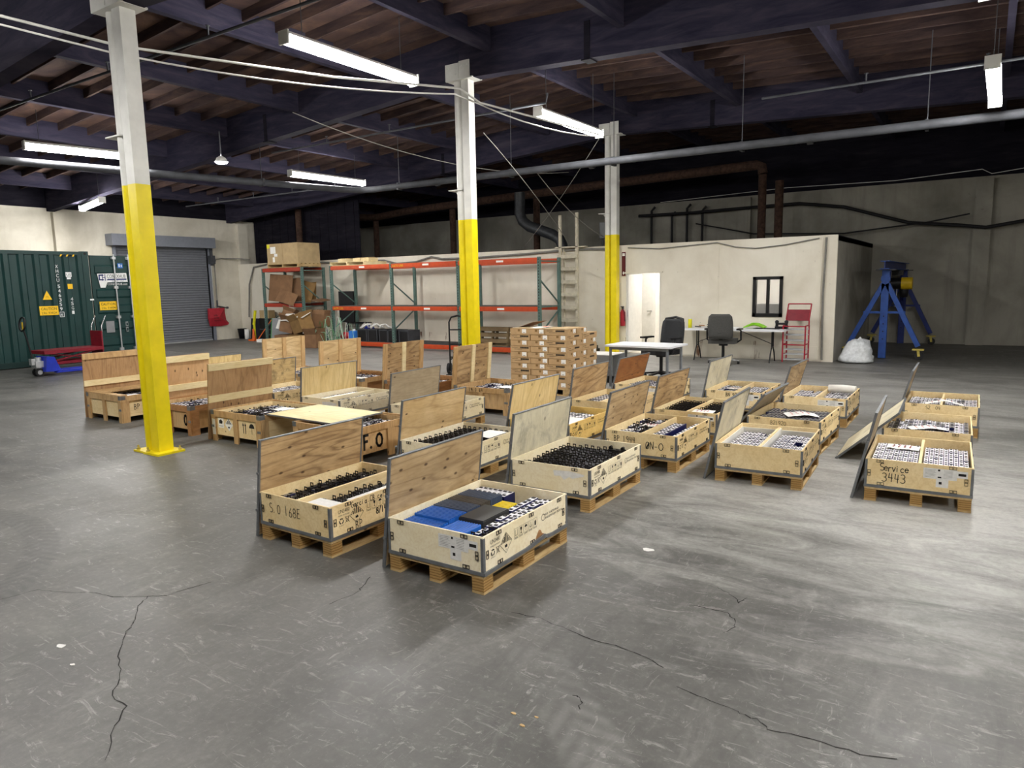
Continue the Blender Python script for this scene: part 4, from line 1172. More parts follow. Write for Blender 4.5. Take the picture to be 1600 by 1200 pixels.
# B
gB = 'tabbed cells in the scrawled golden crate'
cells('B', -HW, -.015, -HL + .12, HL - .01, 8, 6, cell_tab, .285, 'dark tabbed cell in the left half of the scrawled golden crate', gB, jit=.02, alt=lambda a, b, c: cell_white(a, b, c, 'cell_grey'), skip=.05, name='bracketed_cell')
cells('B', -HW, -.015, -HL + .01, -HL + .11, 8, 1, cell_white, .265, 'grey topped cell at the front left of the scrawled golden crate', gB, alt=lambda a, b, c: cell_white(a, b, c, 'cell_grey'))
cells('B', .02, .23, -HL + .20, HL - .02, 4, 5, cell_tab, .285, 'dark tabbed cell in the right half of the scrawled golden crate', gB, jit=.02, skip=.08, name='bracketed_cell')
def box_thing(key, name, label, cat, x, y, z0, a, b, h, mat, rz=0):
    m = MB().bx(-a / 2, a / 2, -b / 2, b / 2, 0, h, mat).bx(-a / 2 + .004, a / 2 - .004, -b / 2 + .004, b / 2 - .004, h, h + .002, mat)
    return tag(ob(name, m, None, W(key, x, y, z0), (0, 0, CRATES[key][3] + R(rz))), label, cat)
box_thing('B', 'white_box', 'white box at the front corner of the scrawled golden crate', 'box', .20, -HL + .09, ZC, .26, .17, .205, 'label_paper')
box_thing('B', 'white_box', 'long white box along the right side of the scrawled golden crate', 'box', .30, .12, ZC, .10, .72, .200, 'label_paper')
# E, G
cells('E', -HW + .01, HW - .01, -HL + .01, HL - .05, 11, 6, cell_tab, .285, 'black bracketed cell in the pale crate with the torn label', 'bracketed cells in the pale crate with the torn label', jit=.012, name='bracketed_cell')
cells('G', -HW + .01, HW - .10, -HL + .01, HL - .01, 9, 6, cell_tab, .300, 'black bracketed cell in the pale crate behind the nearest lid', 'bracketed cells in the pale crate behind the nearest lid', jit=.01, name='bracketed_cell')
cells('G', HW - .09, HW - .01, .0, HL - .01, 2, 4, cell_tab, .290, 'black bracketed cell along the right side of the crate behind the nearest lid', 'bracketed cells in the pale crate behind the nearest lid', name='bracketed_cell')
paper('G', .20, .18, .345, .22, .32, 'white sheet on the black brackets behind the nearest lid', 0, 0, False)
t = thing('black_bracket', 'black clamp bracket at the far right corner of the crate of black brackets', 'bracket', W('E', .18, .43, .287), CRATES['E'][3])
ob('base', MB().bx(-.08, .08, -.03, .03, 0, .018, 'black_metal'), t)
for s in (-1, 1):
    ob('jaw', MB().prism([(0, .018), (.035, .018), (.028, .045), (.014, .05), (0, .04)], .03, 'black_metal', lambda u, v, w_: (s * .06 - .017 + u, -.015 + w_, v)), t)
# F, C, D
cells('F', -HW + .01, -.03, -HL + .02, HL - .02, 8, 6, cell_white, .300, 'white topped cell in the left half of the BP 1944 QN-O crate', 'cells in the BP 1944 QN-O crate', jit=.02, alt=cell_tab)
cells('F', .03, .15, -HL + .02, HL - .12, 3, 6, cell_white, .305, 'white topped cells right of the divider in the BP 1944 QN-O crate', 'cells in the BP 1944 QN-O crate', jit=.006, single=False)
cells('F', .24, HW - .01, -HL + .02, HL - .02, 3, 6, cell_white, .305, 'white topped cells along the right side of the BP 1944 QN-O crate', 'cells in the BP 1944 QN-O crate', jit=.006, single=False)
cells('F', .15, .17, -HL + .02, HL - .12, 1, 1, sl('cell_blue'), .312, 'long blue slab between the cells of the BP 1944 QN-O crate', 'cells in the BP 1944 QN-O crate', 'battery_slab', cat='battery slab')
cells('C', -HW + .035, -.04, -HL + .03, HL - .07, 8, 6, cell_white, .290, 'white topped cell in the left half of the foam lined crate', 'cells in the foam lined crate', jit=.006, skip=.03)
cells('C', .045, HW - .04, -HL + .03, HL - .07, 8, 6, cell_white, .290, 'white topped cell in the right half of the foam lined crate', 'cells in the foam lined crate', jit=.006, skip=.03)
cells('D', -HW + .01, -.01, -HL + .02, HL - .06, 9, 6, cell_white, .300, 'white topped cell in the left half of the service 3443 crate', 'cells in the service 3443 crate', jit=.004)
cells('D', .03, HW - .01, -HL + .02, HL - .10, 9, 6, cell_white, .305, 'white topped cell in the right half of the service 3443 crate', 'cells in the service 3443 crate', jit=.006)
# the farther crates: too small to pick apart
for key, divs, tp, fn, nm in (('H', 1, .305, lambda a, b, c: cell_white(a, b, c, 'cell_grey'), 'B21920'), ('I', 2, .300, cell_white, 'rolled wrap'), ('J', 2, .300, cell_white, 'pale lid'), ('K', 2, .300, cell_tab, 'dark'), ('L', 1, .305, cell_white, 'yellow'), ('M', 2, .30, cell_white, ''), ('N', 1, .30, cell_white, ''), ('D2', 1, .30, cell_white, ''), ('D3', 2, .30, cell_white, ''), ('O', 2, .30, cell_white, ''), ('P', 2, .30, cell_white, ''), ('O2', 1, .30, cell_white, ''), ('Q2', 1, .30, cell_white, '')):
    lab = {'H': 'long grey rows of cells packed in the B21920 crate', 'I': 'cells packed in the crate with the rolled wrap', 'J': 'cells packed in the farthest row crate with the pale lid', 'K': 'dark cells packed in the crate behind the BP 1944 QN-O crate', 'L': 'cells packed in the bright yellow crate', 'M': 'cells packed in the crate behind the bright yellow crate', 'N': 'cells packed in the crate with the dark orange lid', 'D2': 'cells packed under the slantwise lid at the right', 'D3': 'cells packed in the farthest crate of the rightmost row', 'O': 'cells packed in the long pale crate with two compartments', 'P': 'cells packed in the pale crate between two lids', 'O2': 'cells packed under the mould stained lid', 'Q2': 'cells packed in the hidden crate at the far left'}[key]
    mbs = ((-HW + .01, HW - .01),) if divs == 1 else ((-HW + .01, -.02), (.025, HW - .01))
    t0, cx, cy, th = CRATES[key]
    mb = MB()
    for (xa, xb) in mbs:
        nx = max(4, int((xb - xa) / .04))
        ny = 6
        dx, dy = (xb - xa) / nx, (2 * HL - .08) / ny
        b1 = fn(dx * .95, dy * .97, tp - ZC)
        b2 = cell_white(dx * .95, dy * .97, tp - ZC, 'cell_grey') if key not in 'DK' else cell_tab(dx * .95, dy * .97, tp - ZC)
        for i in range(nx):
            alt = key in ('H', 'D2') and i % 3 == 1
            for j in range(ny):
                if random.random() < .02:
                    continue
                mb.merge(b2 if (alt or random.random() < .12) else b1, Matrix.Translation((xa + (i + .5) * dx, -HL + .02 + (j + .5) * dy, ZC)) @ Matrix.Diagonal((1, 1, 1 + random.uniform(-.06, .0), 1)))
    tag(ob('packed_cells', mb, None, (cx, cy, 0), (0, 0, th)), lab, 'battery cells', 'cells packed in the farther crates', 'stuff')
paper('F', -.13, .15, .306, .20, .16, 'sheet with red writing in the BP 1944 QN-O crate', 8, 0)
paper('C', -.17, -.33, .297, .24, .20, 'sheet with red writing at the front of the foam lined crate', -6, 0)
paper('D', -.14, .28, .308, .26, .18, 'sheet with red writing on the service 3443 cells', -3, 0)
paper('H', .06, .04, .314, .34, .24, 'sheet with red writing lying askew on the B21920 cells', 28, .02)
paper('I', .20, -.30, .306, .22, .16, 'sheet with red writing beside the rolled wrap', 0, 0)
paper('J', -.12, .1, .306, .24, .18, 'sheet with red writing in the crate with the pale upright lid', -5, 0)
paper('K', .16, -.33, .340, .24, .20, 'sheet with red writing on the dark cells behind the BP crate', 6, 0)
paper('L', .16, -.1, .311, .26, .40, 'white sheet on the cells of the bright yellow crate', 0, 0, False)
paper('D2', .0, -.10, .305, .34, .16, 'sheet with red writing under the slantwise lid', 18, .02)
paper('D3', .02, -.1, .305, .40, .13, 'folded sheet with red writing in the farthest right crate', 8, .05)
paper('O', -.20, .0, .305, .12, .7, 'long white sheet in the left compartment of the long pale crate', 0, 0, False)
paper('O2', .2, .1, .305, .18, .3, 'white sheet under the mould stained lid', 0, 0, False)
tag(ob('wrap_roll', MB().tube([(-.17, 0, 0), (0, 0, .004), (.17, 0, 0)], [.05, .055, .05], 'foam_white', 14), None, W('I', .19, .33, .36), (0, 0, R(-4))), 'roll of white wrap on the cells of the far golden crate', 'wrap roll')

# ---------------------------------------------------------------- framed crates
FW, FL, FH = 0.95, 0.92, 0.38
def framed(key, N, label, mat='frame_wood', pmat='golden_ply', extra=()):
    cx, cy = N[0] - FW / 2, N[1] + FL / 2
    t = thing('framed_crate', label, 'crate', (cx, cy, 0), 0, 'framed timber crates on feet')
    CRATES[key] = (t, cx, cy, 0.0)
    hw, hl = FW / 2, FL / 2
    P = lambda nm, b, m_: ob(nm, cached((nm, m_) + tuple(b), lambda: MB().bx(*b, m_)), t)
    for y0, y1 in ((-hl + .02, -hl + .032), (hl - .032, hl - .02)):
        P('panel', (-hw + .02, hw - .02, y0, y1, .09, .36, ), pmat)
    for x0, x1 in ((-hw + .02, -hw + .032), (hw - .032, hw - .02)):
        P('panel', (x0, x1, -hl + .032, hl - .032, .09, .36), pmat)
    P('crate_floor', (-hw + .02, hw - .02, -hl + .02, hl - .02, .078, .09), pmat)
    for y0, y1 in ((-hl, -hl + .02), (hl - .02, hl)):
        P('top_rail', (-hw, hw, y0, y1, .305, FH), mat)
        for x in (-hw + .045, 0, hw - .045):
            P('foot_post', (x - .04, x + .04, y0, y1, 0, .305), mat)
    for x0, x1 in ((-hw, -hw + .02), (hw - .02, hw)):
        P('top_rail', (x0, x1, -hl + .02, hl - .02, .305, FH), mat)
        for y in (-hl + .07, 0.1, hl - .07):
            P('foot_post', (x0, x1, y - .05, y + .05, 0, .305), mat)
    for sx in (-1, 1):
        x = sx * hw
        xa, xb = sorted((x - sx * .06, x + sx * .002))
        m = ('corner_strap', sx)
        ob('corner_strap', cached(m, lambda: MB().bx(xa, xb, -hl - .002, -hl, .33, .385, 'galv').bx(*sorted((x, x + sx * .002)), -hl, -hl + .07, .33, .385, 'galv').bx(xa, xb, -hl - .002, -hl, .17, .20, 'galv')), t)
    for fn in extra:
        fn(t)
    # contents
    mb = MB()
    nx, ny = 18, 5
    dx, dy = (FW - .10) / nx, (FL - .10) / ny
    b1 = cell_white(dx * .95, dy * .97, .225)
    b2 = cell_tab(dx * .95, dy * .97, .215)
    for i in range(nx):
        for j in range(ny):
            mb.merge(b2 if random.random() < (.6 if key == 'T3' else .25) else b1, Matrix.Translation((-FW / 2 + .05 + (i + .5) * dx, -FL / 2 + .05 + (j + .5) * dy, .0905)) @ Matrix.Diagonal((1, 1, 1 + random.uniform(-.08, 0), 1)))
    o = ob('packed_cells', mb, None, (cx, cy, 0))
    tag(o, 'cells packed in ' + {'T1': 'the framed crate marked BP M83', 'T2': 'the framed crate behind the nearest column', 'T3': 'the framed crate with hazard stickers', 'T4': 'the framed crate sprayed F.O', 'T5': 'the leftmost framed crate of the back row', 'T6': 'the second framed crate of the back row', 'T7': 'the third framed crate of the back row', 'T8': 'the rightmost framed crate of the back row'}[key], 'battery cells', 'cells packed in the framed crates', 'stuff')
    return t
fF = lambda u, v: (u, -FL / 2 - .0015, v)
fP = lambda u, v: (u, -FL / 2 + .0185, v)
rP = lambda u, v: (FW / 2 - .0185, u, v)
def hz_stickers(t):
    m = MB().flat([[(-.36, .17), (-.25, .17), (-.25, .29), (-.36, .29)]], 'paper', fP)
    F2 = lambda u, v: (u, -FL / 2 + .0175, v)
    m.flat([[(-.34, .22), (-.28, .22), (-.27, .25), (-.30, .275), (-.34, .26)]], 'print_black', F2)
    put_text(m, 'LITHIUM', -.345, .185, .014, 'print_black', F2, .08)
    ob('hazard_sticker', m, t)
    m = MB().flat([[(-.15, .14), (-.07, .22), (-.15, .30), (-.23, .22)]], 'paper', fP)
    for k in range(-3, 4):
        x = -.15 + k * .02
        top = .08 - abs(k * .02) - .012
        if top > .005:
            m.flat([[(x - .006, .225), (x + .006, .225), (x + .006, .22 + top), (x - .006, .22 + top)]], 'print_black', F2)
    m.flat([[(-.165, .175), (-.135, .175), (-.135, .195), (-.165, .195)]], 'print_black', F2)
    ob('hazard_diamond', m, t)
    m = MB()
    for x in (.13, .17):
        m.flat([[(x - .006, .14), (x + .006, .14), (x + .006, .24), (x - .006, .24)], [(x - .016, .235), (x + .016, .235), (x, .275)]], 'print_black', fP)
    m.flat([[(.24, .215)] + [(.29 - .05 * math.cos(R(a)), .215 + .055 * math.sin(R(a))) for a in range(20, 180, 20)] + [(.34, .215)]], 'print_black', fP)
    ribbon(m, [(.29, .215), (.29, .145)], .006, 'print_black', fP)
    ob('handling_marks', m, t)
    ob('shipping_label', MB().flat([[(-.455, .08), (-.395, .08), (-.395, .27), (-.455, .28)]], 'label_paper', fF), t)
def bp_text(t):
    m = MB()
    hand(m, 'BP M83', -.27, .17, .075, .008, 'print_black', rP)
    ob('handwriting', m, t)
def fo_text(t):
    m = MB()
    hand(m, 'F.O', -.31, .13, .15, .030, 'print_black', rP, pitch=.66)
    ob('sprayed_letters', m, t)
def zero_text(t):
    m = MB()
    hand(m, '0', .30, .13, .13, .03, 'print_black', fP)
    ob('sprayed_letters', m, t)
def top_boards(t):
    ob('top_board', MB().bx(-FW / 2, -FW / 2 + .34, -FL / 2, FL / 2, FH + .001, FH + .018, 'frame_wood'), t)
    ob('top_board', MB().bx(-FW / 2 + .35, FW / 2, -FL / 2, -FL / 2 + .1, FH + .001, FH + .018, 'frame_wood'), t)
def rj_text(t):
    m = MB()
    hand(m, '9 22 19 0 69', -.38, .32, .045, .006, 'print_black', fF, pitch=.8)
    ob('handwriting', m, t)
def tri_text(t):
    m = MB()
    for x in (.1, .22):
        m.flat([[(x - .03, .15), (x + .03, .15), (x, .23)]], 'print_black', rP)
    ob('handling_marks', m, t)
framed('T1', (-10.03, 5.10), 'framed crate marked BP M83 at the far left', extra=(bp_text, top_boards))
framed('T2', (-8.32, 5.08), 'dark framed crate half hidden behind the nearest column', 'frame_dark', 'frame_wood', (zero_text,))
framed('T3', (-6.93, 5.08), 'framed crate with hazard stickers right of the nearest column', 'frame_wood', 'golden_ply', (hz_stickers,))
framed('T4', (-5.38, 5.06), 'framed crate sprayed F.O with a flat lid on top', 'frame_wood', 'frame_wood', (fo_text,))
framed('T5', (-9.75, 8.02), 'leftmost framed crate of the back row', 'frame_wood', 'golden_ply')
framed('T6', (-8.27, 8.02), 'second framed crate of the back row', 'frame_wood', 'frame_dark', (tri_text,))
framed('T7', (-6.85, 8.05), 'third framed crate of the back row', 'frame_dark', 'frame_dark')
framed('T8', (-5.50, 8.10), 'rightmost framed crate of the back row with writing on its rail', 'frame_wood', 'frame_wood', (rj_text,))
def framed_lid(key, mat, bmat, label, vertical, tilt=4.0, h=0.95, marks=None):
    t0, cx, cy, th = CRATES[key]
    a = R(tilt)
    xb = -FW / 2 - 0.004 - FH * math.tan(a) - .036
    t = thing('batten_lid', label, 'lid', (cx + xb, cy, 0.003), 0, 'batten lids leaning on the framed crates')
    t.rotation_euler = (0, a, 0)
    hl = FL / 2 + .01
    ob('panel', cached(('panel', 'flid', mat), lambda: MB().bx(0, .012, -hl, hl, 0, h, mat)), t)
    if vertical:
        for i, (y, bm) in enumerate(((-hl + .04, 'frame_wood'), (0, bmat), (hl - .04, bmat if i_pale(key) else 'frame_wood'))):
            ob('batten', cached(('batten', 'v', bm), lambda: MB().bx(.012, .032, -.04, .04, 0, h, bm)), t, (0, y, 0))
    else:
        for z, bm in ((h - .045, bmat if key != 'T1' else 'frame_wood'), (h * .535, bmat)):
            ob('batten', cached(('batten', 'h', bm), lambda: MB().bx(.012, .032, -hl, hl, -.042, .042, bm)), t, (0, 0, z))
def i_pale(key): return key == 'T8'
framed_lid('T1', 'lid_red', 'batten_pale', 'red brown lid with a dark top batten at the far left', False)
framed_lid('T2', 'lid_spot', 'batten_pale', 'spotted lid with two pale battens right of the nearest column', False)
framed_lid('T3', 'lid_red', 'batten_pale', 'two toned lid with pale battens behind the hazard sticker crate', False, 6.0)
framed_lid('T5', 'lid_blond', 'frame_wood', 'leftmost upright batten lid of the back row', True, 3.0)
framed_lid('T6', 'lid_blond', 'frame_wood', 'second upright batten lid of the back row', True, 3.0)
framed_lid('T7', 'lid_brown', 'batten_pale', 'third upright batten lid of the back row with one pale middle batten', True, 5.0)
framed_lid('T8', 'lid_brown', 'batten_pale', 'rightmost upright batten lid of the back row before the middle column', True, 6.0)
# flat lid bridging two framed crates
t = thing('crate_lid', 'pale lid lying flat across the sticker crate and the F.O crate', 'lid', (-6.35, 5.54, FH + .002), R(-2))
ob('panel', MB().bx(-.56, .56, -.38, .38, 0, .013, 'lid_flat'), t)
for b in ((-.565, .565, -.385, -.38, -.001, .015), (-.565, .565, .38, .385, -.001, .015), (-.565, -.56, -.38, .38, -.001, .015), (.56, .565, -.38, .38, -.001, .015)):
    ob('edge_trim', MB().bx(*b, 'steel_trim'), t)
for key, x, y in (('T3', .22, .1), ('T6', .15, -.2), ('T8', .22, -.05), ('T1', .25, -.15)):
    paper(key, x, y, .345 if key != 'T3' else .358, .26, .20, {'T3': 'white sheet on the cells of the hazard sticker crate', 'T6': 'white sheet in the second framed crate of the back row', 'T8': 'white sheet in the rightmost framed crate of the back row', 'T1': 'white sheet in the framed crate marked BP M83'}[key], 5, 0, False)

# ================================================================== SHIPPING CONTAINER
KX, KY1, KL, KH, KW = -19.8, 9.60, 9.0, 2.9, 2.44
t = thing('shipping_container', 'dark green corrugated shipping container along the left wall', 'container', (KX, KY1, 0))
def corr(L, z0, z1, depth, pitch, mat):
    """trapezoid corrugated sheet in the YZ plane, running from y=0 to -L"""
    pts, y = [], 0.0
    while y > -L:
        for dy, dx in ((0, 0), (-.30 * pitch, 0), (-.42 * pitch, -depth), (-.88 * pitch, -depth)):
            if y + dy >= -L:
                pts.append((dx, y + dy))
        y -= pitch
    pts.append((0, -L))
    vs_ = [(a, b, z) for a, b in pts for z in (z0, z1)]
    fs = [(2 * i, 2 * i + 1, 2 * i + 3, 2 * i + 2) for i in range(len(pts) - 1)]
    return MB().add(vs_, fs, mat)
side = ob('side_panel', corr(KL - .32, .16, KH - .1, .05, .34, 'container_green'), t, (-.012, -.16, 0))
ob('side_panel', corr(KL - .32, .16, KH - .1, -.04, .30, 'container_green'), t, (-KW + .012, -.16, 0))
ob('roof', MB().bx(-KW + .05, -.05, -KL + .1, -.1, KH - .06, KH - .03, 'container_dark'), t)
for y0, y1 in ((-.16, 0), (-KL, -KL + .16)):
    for x0, x1 in ((-.14, 0), (-KW, -KW + .14)):
        ob('corner_post', MB().bx(x0, x1, y0, y1, .12, KH - .12, 'container_green'), t)
        for z in (0, KH - .12):
            c = ob('corner_casting', MB().bx(x0 - .005, x1 + .005, y0 - .005, y1 + .005, z, z + .12, 'container_green'), t)
            if x1 == 0:
                ob('lug_hole', MB().lathe([(.0, 0), (.035, 0)], 'print_black', 12), c, (.0065, (y0 + y1) / 2, z + .06), (0, R(90), 0))
ob('top_rail', MB().bx(-.08, 0, -KL + .16, -.16, KH - .1, KH - .02, 'container_green'), t)
ob('bottom_rail', MB().bx(-.10, 0.004, -KL + .16, -.16, .02, .16, 'container_dark'), t)
ob('rear_panel', MB().bx(-KW + .14, -.14, -KL + .03, -KL + .06, .12, KH - .1, 'container_green'), t)
ob('front_frame', MB().bx(-KW + .14, -.14, -.1, 0, KH - .22, KH - .05, 'container_green').bx(-KW + .14, -.14, -.1, 0, .02, .14, 'container_green'), t)
mb = MB()
x = -KW + .08
while x < -.2:
    mb.bx(x, x + .12, -KL + .2, -.2, KH - .032, KH - .008, 'container_green')
    x += .24
ob('roof_rib', mb, t)['kind'] = 'stuff'
ob('container_floor', MB().bx(-KW + .1, -.1, -KL + .1, -.1, .10, .16, 'container_dark'), t)
sF = lambda u, v: (.004, u, v)
mb = MB()
for i, ch in enumerate('XHCU'):
    put_text(mb, ch, -.83, 2.46 - i * .115, .085, 'lettering_white', sF, .065)
for i, ch in enumerate('546359'):
    put_text(mb, ch, -.82, 1.96 - i * .115, .085, 'lettering_white', sF, .06)
put_text(mb, '6', -.81, 1.245, .075, 'lettering_white', sF, .05)
for a, b in (((-.835, 1.225), (-.735, 1.225)), ((-.735, 1.225), (-.735, 1.345)), ((-.735, 1.345), (-.835, 1.345)), ((-.835, 1.345), (-.835, 1.225))):
    ribbon(mb, [a, b], .012, 'lettering_white', sF)
for i, ch in enumerate('45G1'):
    put_text(mb, ch, -.54, 1.63 - i * .115, .085, 'lettering_white', sF, .06)
ob('container_number', mb, t)
mb = MB().flat([[(-.60, 2.24), (-.46, 2.24), (-.46, 2.36), (-.60, 2.36)], [(-.58, 2.18), (-.48, 2.18), (-.48, 2.23), (-.58, 2.23)]], 'lettering_white', sF)
put_text(mb, 'US', -.585, 2.265, .06, 'container_dark', lambda u, v: (.006, u, v), .11)
ob('data_decal', mb, t)
ob('yellow_decal', MB().flat([[(-.58, 1.93), (-.46, 1.93), (-.46, 2.06), (-.58, 2.06)]], 'caution_yellow', sF), t)
ob('warning_triangle', MB().flat([[(-1.20, 1.67), (-.98, 1.67), (-1.09, 1.90)]], 'caution_yellow', sF).flat([[(-1.13, 1.72), (-1.05, 1.72), (-1.05, 1.725), (-1.13, 1.725)], [(-1.12, 1.745), (-1.06, 1.745), (-1.06, 1.75), (-1.12, 1.75)]], 'print_black', lambda u, v: (.006, u, v)), t)
def caution(parent, F, F2, u0, v0, wd, h):
    m = MB().flat([[(u0, v0), (u0 + wd, v0), (u0 + wd, v0 + h), (u0, v0 + h)]], 'caution_yellow', F)
    put_text(m, 'CAUTION', u0 + wd * .08, v0 + h * .55, h * .30, 'print_black', F2, wd * .84)
    put_text(m, '2.9m  9 HIGH', u0 + wd * .1, v0 + h * .12, h * .25, 'print_black', F2, wd * .8)
    ob('caution_plate', m, parent)
caution(t, sF, lambda u, v: (.006, u, v), -1.30, 1.28, .44, .23)
mb = MB()
for i in range(5):
    u = -.70 + i * .075
    mb.flat([[(u, 2.76), (u + .038, 2.76), (u + .068, 2.81), (u + .03, 2.81)]], 'caution_yellow' if i % 2 == 0 else 'print_black', sF)
ob('height_stripes', mb, t)
# door leaf standing open in line with the side
d = ob('door_leaf', MB().bx(-.05, -.01, .03, 1.18, .2, KH - .1, 'container_green').bx(-.05, 0, .03, .10, .2, KH - .1, 'container_green').bx(-.05, 0, 1.11, 1.18, .2, KH - .1, 'container_green').bx(-.05, 0, .1, 1.11, KH - .17, KH - .1, 'container_green').bx(-.05, 0, .1, 1.11, .2, .28, 'container_green'), t)
for z0 in (.36, .80, 1.24, 1.66, 2.3):
    h = .26
    ob('door_rib', MB().prism([(z0, -.012), (z0 + .05, .022), (z0 + h - .05, .022), (z0 + h, -.012)], .96, 'container_green', lambda u, v, w_: (v, .13 + w_, u)), d)
dF = lambda u, v: (.026, u, v)
dF2 = lambda u, v: (.028, u, v)
dF3 = lambda u, v: (.030, u, v)
mb = MB().flat([[(.17, 2.32), (.95, 2.34), (.97, 2.10), (.42, 2.09), (.36, 1.95), (.23, 1.95)]], 'lettering_white', dF)
put_text(mb, 'CONEXHUB', .42, 2.205, .095, 'print_black', dF2, .50)
put_text(mb, 'CONEXHUB.com', .42, 2.015, .055, 'lettering_white', dF2, .53)
ribbon(mb, [(.32, 2.28), (.22, 2.28), (.22, 2.16), (.32, 2.16)], .035, 'sign_navy', dF2)
ribbon(mb, [(.30, 2.30), (.30, 2.14)], .02, 'sign_navy', dF2)
ribbon(mb, [(.37, 2.30), (.37, 2.14)], .02, 'sign_navy', dF2)
ribbon(mb, [(.30, 2.22), (.37, 2.22)], .02, 'sign_navy', dF2)
mb.flat([[(.40, 2.145), (.94, 2.15), (.94, 2.19), (.44, 2.185)]], 'sign_navy', dF2)
glyphs(mb, .55, 2.11, (3, 3, 4), .028, .026, 'sign_navy', dF2)
ob('company_sign', mb, d)
ob('small_logo', MB().flat([[(.73, 2.47), (.87, 2.47), (.87, 2.60), (.73, 2.60)]], 'sign_blue', dF).flat([[(.76, 2.50), (.79, 2.50), (.79, 2.58), (.76, 2.58)], [(.82, 2.50), (.845, 2.50), (.845, 2.56), (.82, 2.56)]], 'lettering_white', dF2), d)
caution(d, dF, dF2, .16, 1.35, .45, .23)
ob('data_plate', MB().flat([[(.28, .74), (.50, .74), (.50, 1.05), (.28, 1.05)]], 'board_grey', dF), d)
for y in (.62, 1.02):
    b = ob('lock_bar', MB().cyl((.07, y, .24), (.07, y, KH - .06), .020, 'zinc_bar', 10), d)
    for z in (.28, 1.15, 1.95, KH - .16):
        ob('bar_guide', MB().bx(.0, .085, y - .05, y + .05, z - .035, z + .035, 'zinc_bar'), b)
for z in (.95, .80):
    ob('lock_handle', MB().bx(.02, .05, .80, .86, z - .06, z + .06, 'zinc_bar').bx(.05, .06, .81, .85, z - .04, z + .04, 'container_green'), d)
ob('white_tag', MB().flat([[(.0, 1.62), (.10, 1.62), (.10, 1.66), (.0, 1.66)]], 'lettering_white', lambda u, v: (.006, u - .06, v)), t)

# ================================================================== PALLET JACK, RED LIFT CART
t = thing('pallet_jack', 'blue pallet jack with upright black handle before the green container', 'pallet jack', (-17.55, 7.35, 0), R(2))
ob('body', MB().prism([(-.10, .1), (.22, .1), (.10, .42), (-.06, .44)], .46, 'jack_blue', lambda u, v, w_: (-.23 + w_, u, v)), t)
for sx in (-1, 1):
    ob('fork', MB().prism([(.1, .06), (1.25, .05), (1.32, .07), (1.25, .10), (.15, .11)], .15, 'jack_blue', lambda u, v, w_: (sx * .19 - .075 + w_, u, v)), t)
    ob('load_wheel', MB().cyl((sx * .19 - .05, 1.15, .036), (sx * .19 + .05, 1.15, .036), .036, 'black_plastic', 14), t)
    w_ = ob('steer_wheel', MB().cyl((sx * .06 - .025, -.16, .09), (sx * .06 + .025, -.16, .09), .09, 'black_plastic', 20), t)
    ob('hub', MB().cyl((sx * .06 + .026, -.16, .09), (sx * .06 + .032, -.16, .09), .05, 'zinc_bar', 14), w_)
ob('pump', MB().cyl((0, -.14, .16), (0, -.14, .42), .065, 'zinc_bar', 14).bx(-.11, .11, -.24, -.06, .20, .34, 'zinc_bar').bx(-.06, .06, -.30, -.22, .26, .40, 'zinc_bar'), t)
hd = ob('handle', MB().tube([(0, -.24, .34), (-.02, -.30, .80), (-.03, -.34, 1.02)], .018, 'black_metal', 10), t)
ob('grip_loop', MB().tube([(-.03 + .13 * math.cos(R(a)), -.36 + .02 * math.sin(R(a)), 1.17 + .15 * math.sin(R(a)) * (1 if math.sin(R(a)) > 0 else 1.0)) for a in range(0, 360, 24)], .02, 'black_plastic', 8, True, True), hd)
ob('trigger', MB().bx(-.045, -.015, -.37, -.35, 1.04, 1.22, 'hoist_yellow'), hd)
t = thing('platform_cart', 'dark red lift cart with chrome push handles beside the container', 'cart', (-18.55, 8.35, 0), R(4))
ob('deck', MB().bx(-.32, .32, -.75, .65, .42, .50, 'cart_red'), t)
ob('lower_frame', MB().bx(-.30, -.24, -.75, .65, .16, .22, 'cart_red').bx(.24, .30, -.75, .65, .16, .22, 'cart_red').bx(-.24, .24, -.72, -.66, .16, .22, 'cart_red').bx(-.24, .24, .56, .62, .16, .22, 'cart_red'), t)
for s in (-1, 1):
    ob('scissor_arm', MB().bar((.25 * s, -.65, .22), (.25 * s, .45, .42), .03, .05, 'cart_red', (1, 0, 0)), t)
    ob('scissor_arm', MB().bar((.21 * s, .5, .22), (.21 * s, -.6, .42), .03, .05, 'cart_red', (1, 0, 0)), t)
    ob('push_handle', MB().tube([(.22 * s, .68, .2), (.22 * s, .70, 1.0), (.22 * s, .82, 1.25)], .017, 'chrome', 10), t)
    for y in (-.6, .5):
        ob('caster', MB().cyl((.27 * s - .02, y, .07), (.27 * s + .02, y, .07), .07, 'black_plastic', 16).bx(.27 * s - .03, .27 * s + .03, y - .03, y + .03, .13, .16, 'zinc_bar'), t)
ob('back_plate', MB().bx(-.24, .24, .66, .69, .3, .88, 'cart_red'), t)

